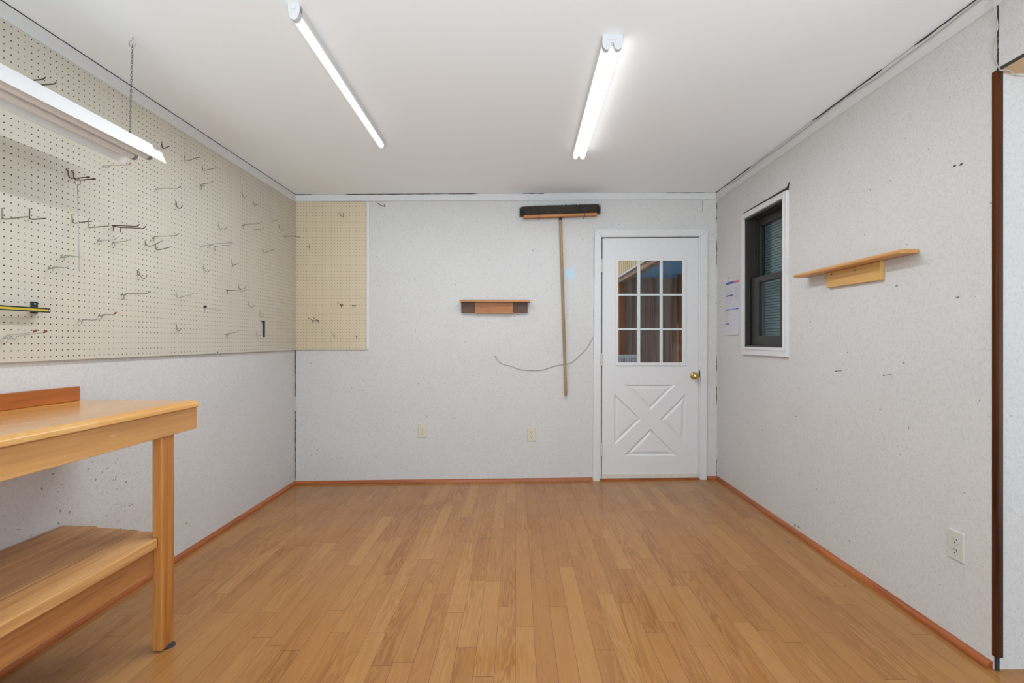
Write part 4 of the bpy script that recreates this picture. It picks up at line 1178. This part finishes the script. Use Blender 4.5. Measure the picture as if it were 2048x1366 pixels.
# blue tape, cord with nail, outlets
bm = B()
prism(bm, [pb(1128, 539.7, 0.0022), pb(1149.8, 537.4, 0.0022), pb(1148.6, 549, 0.0022), pb(1147.5, 559, 0.0022), pb(1137, 557.4, 0.0022), pb(1128, 555.4, 0.0022)], (0, 0.0015, 0))
tag(obj('tape_scrap', bm, M_blue, origin='base'), 'scrap of pale blue tape on the wall beside the broom handle', 'tape')
cp = [(237, 552), (262, 598), (285, 630), (315, 652), (400, 680), (495, 702), (560, 735), (650, 752), (780, 762), (930, 757), (1040, 725), (1150, 690), (1265, 670), (1350, 660), (1410, 630), (1500, 545), (1600, 450), (1670, 345), (1715, 262)]
bm = B()
pts = [pb(960 + a / 7.588, 640 + b / 7.588, 0.006) for a, b in cp]
tube(bm, smoothline([pb(960 + 237 / 7.588, 640 + 552 / 7.588, 0.003)] + pts[1:-1] + [pb(960 + 1715 / 7.588, 640 + 262 / 7.588, 0.003)], 4), 0.0028, 7)
tag(obj('cord', bm, M_cord, origin='base', smooth=True), 'thin grey cord sagging across the back wall behind the broom handle', 'cord')
def nail(label, a, b, r=0.0018, head=0.0045, name='nail', group=None, m=None):
    bm = B(); a, b = Vector(a), Vector(b)
    tube(bm, [a, b], r, 7)
    d = (b - a).normalized()
    tube(bm, [b - d * 0.001, b + d * 0.001], head, 9)
    o = obj(name, bm, m or M_dwire, origin='base'); tag(o, label, 'nail', group); return o
nail('small dark nail holding the left end of the grey cord', pb(991.2, 712.6, -0.01), pb(991.2, 712.6, 0.010), 0.0014, 0.0038)
nail('small grey nail holding the cord beside the door casing', pb(1186.0, 674.4, -0.01), pb(1186.0, 674.4, 0.010), 0.0014, 0.0034, m=M_steel)
def outlet(label, C, U, Nn, m):               # centre, unit along width, outward normal
    C, U, Nn = Vector(C), Vector(U).normalized(), Vector(Nn).normalized(); Vv = Vector((0, 0, 1))
    root = thing('outlet', label, 'outlet', C - Vv * 0.057, 'duplex wall outlets')
    def P(u, v, n): return C + U * u + Vv * v + Nn * n
    bm = B()
    loft(bm, [P(-0.035, -0.057, 0), P(0.035, -0.057, 0), P(0.035, 0.057, 0), P(-0.035, 0.057, 0)],
         [P(-0.032, -0.054, 0.006), P(0.032, -0.054, 0.006), P(0.032, 0.054, 0.006), P(-0.032, 0.054, 0.006)])
    obj('cover_plate', bm, m, root, bevel=0.0012)
    for s in (-1, 1):
        bm = B()
        ring = []
        for k in range(24):
            a = 2 * math.pi * k / 24
            ring.append((0.0168 * math.cos(a), max(-0.0135, min(0.0135, 0.0168 * math.sin(a))) + s * 0.0195))
        prism(bm, [P(u, v, 0.0075) for u, v in ring], -Nn * 0.003)
        rc = obj('receptacle', bm, m, root)
        bm = B()
        for u, hh in ((-0.0064, 0.0050), (0.0064, 0.0042)):
            prism(bm, [P(u - 0.0012, s * 0.0195 + 0.003 - hh, 0.0079), P(u + 0.0012, s * 0.0195 + 0.003 - hh, 0.0079), P(u + 0.0012, s * 0.0195 + 0.003 + hh, 0.0079), P(u - 0.0012, s * 0.0195 + 0.003 + hh, 0.0079)], -Nn * 0.001)
        prism(bm, [P(0.0027 * math.cos(k * math.pi / 5), s * 0.0195 - 0.008 + 0.0027 * math.sin(k * math.pi / 5), 0.0079) for k in range(10)], -Nn * 0.001)
        obj('slots', bm, M_slot, rc)
    bm = B(); ball(bm, P(0, 0, 0.006), 0.0024); obj('screw', bm, M_steel, root)
outlet('ivory duplex outlet low on the back wall, left one of two', pb(844.6, 861.5), (1, 0.0125, 0), (0.0125, -1, 0), M_ivory)
outlet('ivory duplex outlet low on the back wall below the broom', pb(1062.8, 868.6), (1, 0.0125, 0), (0.0125, -1, 0), M_ivory)
oc = px_(1913.6, 1090.8, XR)
outlet('pale duplex outlet low on the right wall near the brown jamb', oc, (0, -1, 0), (-1, 0, 0), M_ltgrey)

# nails on the right wall
for (a, b, lab) in (((1683.9, 741.1), (1671.6, 742.2), 'dark nail sticking out of the right wall below the shelf, farther one'),
                    ((1782.8, 748.6), (1767.0, 750.8), 'dark nail sticking out of the right wall below the shelf, nearer one')):
    p = px_(*a, XR); y = p.y
    q = Vector(((b[0] - CX) / F * y, y, CZ + (CY - b[1]) / F * y))
    nail(lab, p + Vector((0.01, 0, 0)), q, 0.0014, 0.0032, group='nails in the right wall')
for (px, py, lab) in ((1910, 331.8, 'tiny dark screw high on the right wall, left one of two'), (1923, 328.6, 'tiny dark screw high on the right wall, right one of two'),
                      (1794, 571.6, 'small grey anchor on the right wall beside the shelf cleat'), (1916, 594.5, 'small grey anchor on the right wall near the jamb')):
    p = px_(px, py, XR)
    bm = B(); tube(bm, [p + Vector((0.008, 0, 0)), p - Vector((0.003, 0, 0))], 0.0034, 8); tube(bm, [p + Vector((-0.002, -0.006, 0.002)), p + Vector((-0.003, 0.006, -0.002))], 0.0016, 6)
    tag(obj('wall_screw', bm, M_dwire if 'screw' in lab else M_steel, origin='base'), lab, 'screw')
bm = B()
p = px_(1601, 1056, XR); y = p.y
tube(bm, [p + Vector((0.01, 0, 0)), p, Vector(((1588.4 - CX) / F * y, y, CZ + (CY - 1049) / F * y)), Vector(((1588.2 - CX) / F * y, y, CZ + (CY - 1057) / F * y))], 0.0016, 6)
tag(obj('bent_wire', bm, M_dwire, origin='base'), 'short bent dark wire low on the right wall above the moulding', 'wire')

# white cable along the right trim, down the joint and into the opening
bm = B()
pts = []
rnd = random.Random(9)
for k in range(13):
    y = 3.9 - k * 0.175
    pts.append(Vector((XR - 0.020 - 0.003 * rnd.random(), y, zc(XR) - 0.012 - 0.016 * rnd.random())))
pts += [Vector((XR - 0.022, 1.74, zc(XR) - 0.03)), Vector((XR - 0.019, 1.742, zc(XR) - 0.066))]
pts += [px_(1995.4, 50, XR - 0.004), px_(1991, 72, XR - 0.004), px_(1988.4, 100, XR - 0.004), px_(1988.2, 116, XR - 0.004), px_(1992, 126, XR - 0.005), px_(1998, 136, XR - 0.006), px_(2001.5, 140.5, XR - 0.008)]
pts += [Vector((1.705, 1.735, 2.112)), Vector((1.73, 1.742, 2.104)), Vector((1.76, 1.750, 2.100)), Vector((1.80, 1.752, 2.103)), Vector((1.88, 1.752, 2.113))]
tube(bm, smoothline(pts, 3), 0.0019, 6)
tag(obj('cable', bm, M_cable, origin='base', smooth=True), 'thin white cable along the right trim and down beside the jamb', 'cable')

# ------------------------------------------------------------------ lights
def ext(bm, prof, p0, p1):                    # closed profile (u across, z) swept from p0 to p1
    p0, p1 = Vector(p0), Vector(p1)
    d = (p1 - p0); d.z = 0; d.normalize()
    s = Vector((d.y, -d.x, 0))
    loft(bm, [p0 + s * u + Vector((0, 0, z)) for u, z in prof], [p1 + s * u + Vector((0, 0, z)) for u, z in prof])
def arc(c, r, zr, z0, n=10):                  # half round hanging below z0
    return [(c + r * math.cos(math.pi * k / n), z0 - zr * math.sin(math.pi * k / n)) for k in range(n + 1)]
def cap_at(p0, p1, t0, t1):
    p0, p1 = Vector(p0), Vector(p1); d = (p1 - p0).normalized()
    return p0 + d * t0, p0 + d * t1
# single-lamp fixture
A0 = (-0.804, 1.810, zc(-0.804)); A1 = (-0.818, 3.030, zc(-0.818))
la = thing('strip_light', 'narrow lit strip light with one tube on the ceiling nearer the pegboard', 'ceiling light', ((A0[0] + A1[0]) / 2, 2.42, zc(-0.81) - 0.058), 'ceiling strip lights')
bm = B(); ext(bm, [(-0.021, 0), (0.021, 0), (0.021, -0.026), (0.017, -0.030), (-0.017, -0.030), (-0.021, -0.026)], *cap_at(A0, A1, 0.0, 1.22))
obj('housing', bm, M_white_metal, la)
bm = B(); ext(bm, [(0.0165, -0.0302), *arc(0, 0.0165, 0.0225, -0.031), (-0.0165, -0.0302)], *cap_at(A0, A1, 0.018, 1.214))
obj('lens', bm, M_lens_a, la, smooth=False)
area('strip_led', Vector(A0).lerp(Vector(A1), 0.5) - Vector((0, 0, 0.0545)), (0, 0, math.atan2(0.014, 1.22)), 0.026, 1.17, LED_A, (0.88, 0.94, 1.0))
bm = B(); ext(bm, [(0.021, 0.0), (0.021, -0.030), *arc(0, 0.019, 0.026, -0.031), (-0.021, -0.030), (-0.021, 0.0)], *cap_at(A0, A1, -0.006, 0.018))
ext(bm, [(0.008, -0.006), (0.008, -0.020), (-0.008, -0.020), (-0.008, -0.006)], *cap_at(A0, A1, -0.0085, -0.005))
obj('end_cap', bm, M_cap, la, bevel=0.001)
# two-lamp fixture
B0 = (0.385, 2.008, zc(0.385)); B1 = (0.403, 3.228, zc(0.403))
lb = thing('strip_light', 'wide lit strip light with two tubes on the ceiling before the door', 'ceiling light', ((B0[0] + B1[0]) / 2, 2.62, zc(0.39) - 0.062), 'ceiling strip lights')
bm = B(); ext(bm, [(-0.040, 0), (0.040, 0), (0.040, -0.022), (0.012, -0.034), (-0.012, -0.034), (-0.040, -0.022)], *cap_at(B0, B1, 0.0, 1.22))
obj('housing', bm, M_white_metal, lb)
for cx_, mm in ((0.0225, M_lens), (-0.0225, M_lens_dim)):
    bm = B(); ext(bm, [(cx_ + 0.0165, -0.030), *arc(cx_, 0.0165, 0.024, -0.034), (cx_ - 0.0165, -0.030)], *cap_at(B0, B1, 0.018, 1.216))
    obj('lens', bm, mm, lb)
bm = B(); ext(bm, [(0.041, 0), (0.041, -0.032), *arc(0.0225, 0.0185, 0.028, -0.032, 8), *arc(-0.0225, 0.0185, 0.028, -0.032, 8), (-0.041, -0.032), (-0.041, 0)], *cap_at(B0, B1, -0.006, 0.018))
ext(bm, [(0.014, -0.006), (0.014, -0.022), (-0.014, -0.022), (-0.014, -0.006)], *cap_at(B0, B1, -0.0085, -0.005))
obj('end_cap', bm, M_cap, lb, bevel=0.001)

for q, wt in ((0.0225, 0.62), (-0.0225, 0.38)):
    area('strip_led', Vector(B0).lerp(Vector(B1), 0.5) + Vector((q, 0, -0.0592)), (0, 0, -math.atan2(0.018, 1.22)), 0.016, 1.17, LED_B * wt, (0.88, 0.94, 1.0))

# hanging shop light, switched off
SX = -1.563
sl = thing('shop_light', 'unlit white shop light hanging on chains over the workbench', 'hanging light', (SX, 1.49, CZ + 0.744), None)
SY0, SY1 = 0.88, 2.105
half = [(0.030, 0.8245), (0.036, 0.8085), (0.070, 0.7906), (0.0895, 0.744)]
out_ = [(-u, z) for u, z in half[::-1]] + half
inn_ = [(u * 0.97 - (0.0012 if u > 0 else -0.0012), z - 0.0022) for u, z in out_][::-1]
inn_[0] = (0.0870, 0.744); inn_[-1] = (-0.0870, 0.744)
bm = B(); loft(bm, [(SX + u, SY0, CZ + z) for u, z in out_ + inn_], [(SX + u, SY1, CZ + z) for u, z in out_ + inn_])
obj('hood', bm, M_white_metal, sl)
for u in (-0.031, 0.031):
    bm = B(); tube(bm, [(SX + u, SY0 + 0.03, CZ + 0.770), (SX + u, SY1 - 0.022, CZ + 0.770)], 0.0185, 16)
    tb = obj('tube', bm, M_tube_off, sl, smooth=False)
    for ya, yb_ in ((SY1 - 0.040, SY1 - 0.0215), (SY0 + 0.029, SY0 + 0.05)):
        bm = B(); tube(bm, [(SX + u, ya, CZ + 0.770), (SX + u, yb_, CZ + 0.770)], 0.0190, 16); obj('end_ring', bm, M_ring, tb)
    for yy in (SY1 - 0.021, SY0 + 0.01):
        bm = B(); box(bm, SX + u - 0.012, SX + u + 0.012, yy, yy + 0.012, CZ + 0.758, CZ + 0.806); obj('socket', bm, M_white_metal, sl)
def link_(bm, c, vert, L=0.0125, Wd=0.0062, r=0.0011, turn=0.0):
    ring = []
    for k in range(13):
        a = 2 * math.pi * k / 12
        u, v = Wd * math.cos(a) * 0.5, L * math.sin(a) * 0.5 * 1.15
        d = Vector((math.cos(turn), math.sin(turn), 0))
        ring.append(Vector(c) + d * u + Vector((0, 0, v)))
    tube(bm, ring, r, 5, cap=False)
for yc in (1.993, 1.05):
    top = Vector((-1.531, yc, zc(-1.531) - 0.036)); bot = Vector((-1.541, yc, CZ + 0.826))
    bm = B(); n = int((top.z - bot.z) / 0.0105)
    for k in range(n + 1):
        link_(bm, top.lerp(bot, k / n), True, turn=(0.6 if k % 2 else 2.1))
    obj('chain', bm, plain('chain_steel', (0.17, 0.165, 0.16, 1), 0.4, 0.6) if yc > 1.5 else M_steel, sl)
    bm = B(); tube(bm, [bot + Vector((0.006, 0, -0.002)), bot + Vector((0.004, 0, 0.006)), bot + Vector((0, 0, 0.010)), bot + Vector((-0.005, 0, 0.005)), bot + Vector((-0.007, 0, -0.002))], 0.0014, 6)
    obj('hanger', bm, M_dwire, sl)
    bm = B()
    c = top + Vector((0, 0, 0.0))
    tube(bm, smoothline([Vector((c.x, yc, zc(c.x) + 0.004)), Vector((c.x, yc, zc(c.x) - 0.010)), c + Vector((-0.012, 0, 0.016)), c + Vector((-0.010, 0, 0.002)), c + Vector((0, 0, -0.004)), c + Vector((0.010, 0, 0.002)), c + Vector((0.013, 0, 0.010))], 3), 0.0018, 7)
    if yc > 1.5:
        tag(obj('ceiling_hook', bm, M_steel, origin='base', smooth=True), 'steel ceiling hook holding the shop light chain', 'hook')
    else:
        obj('ceiling_hook', bm, M_steel, sl, smooth=True)
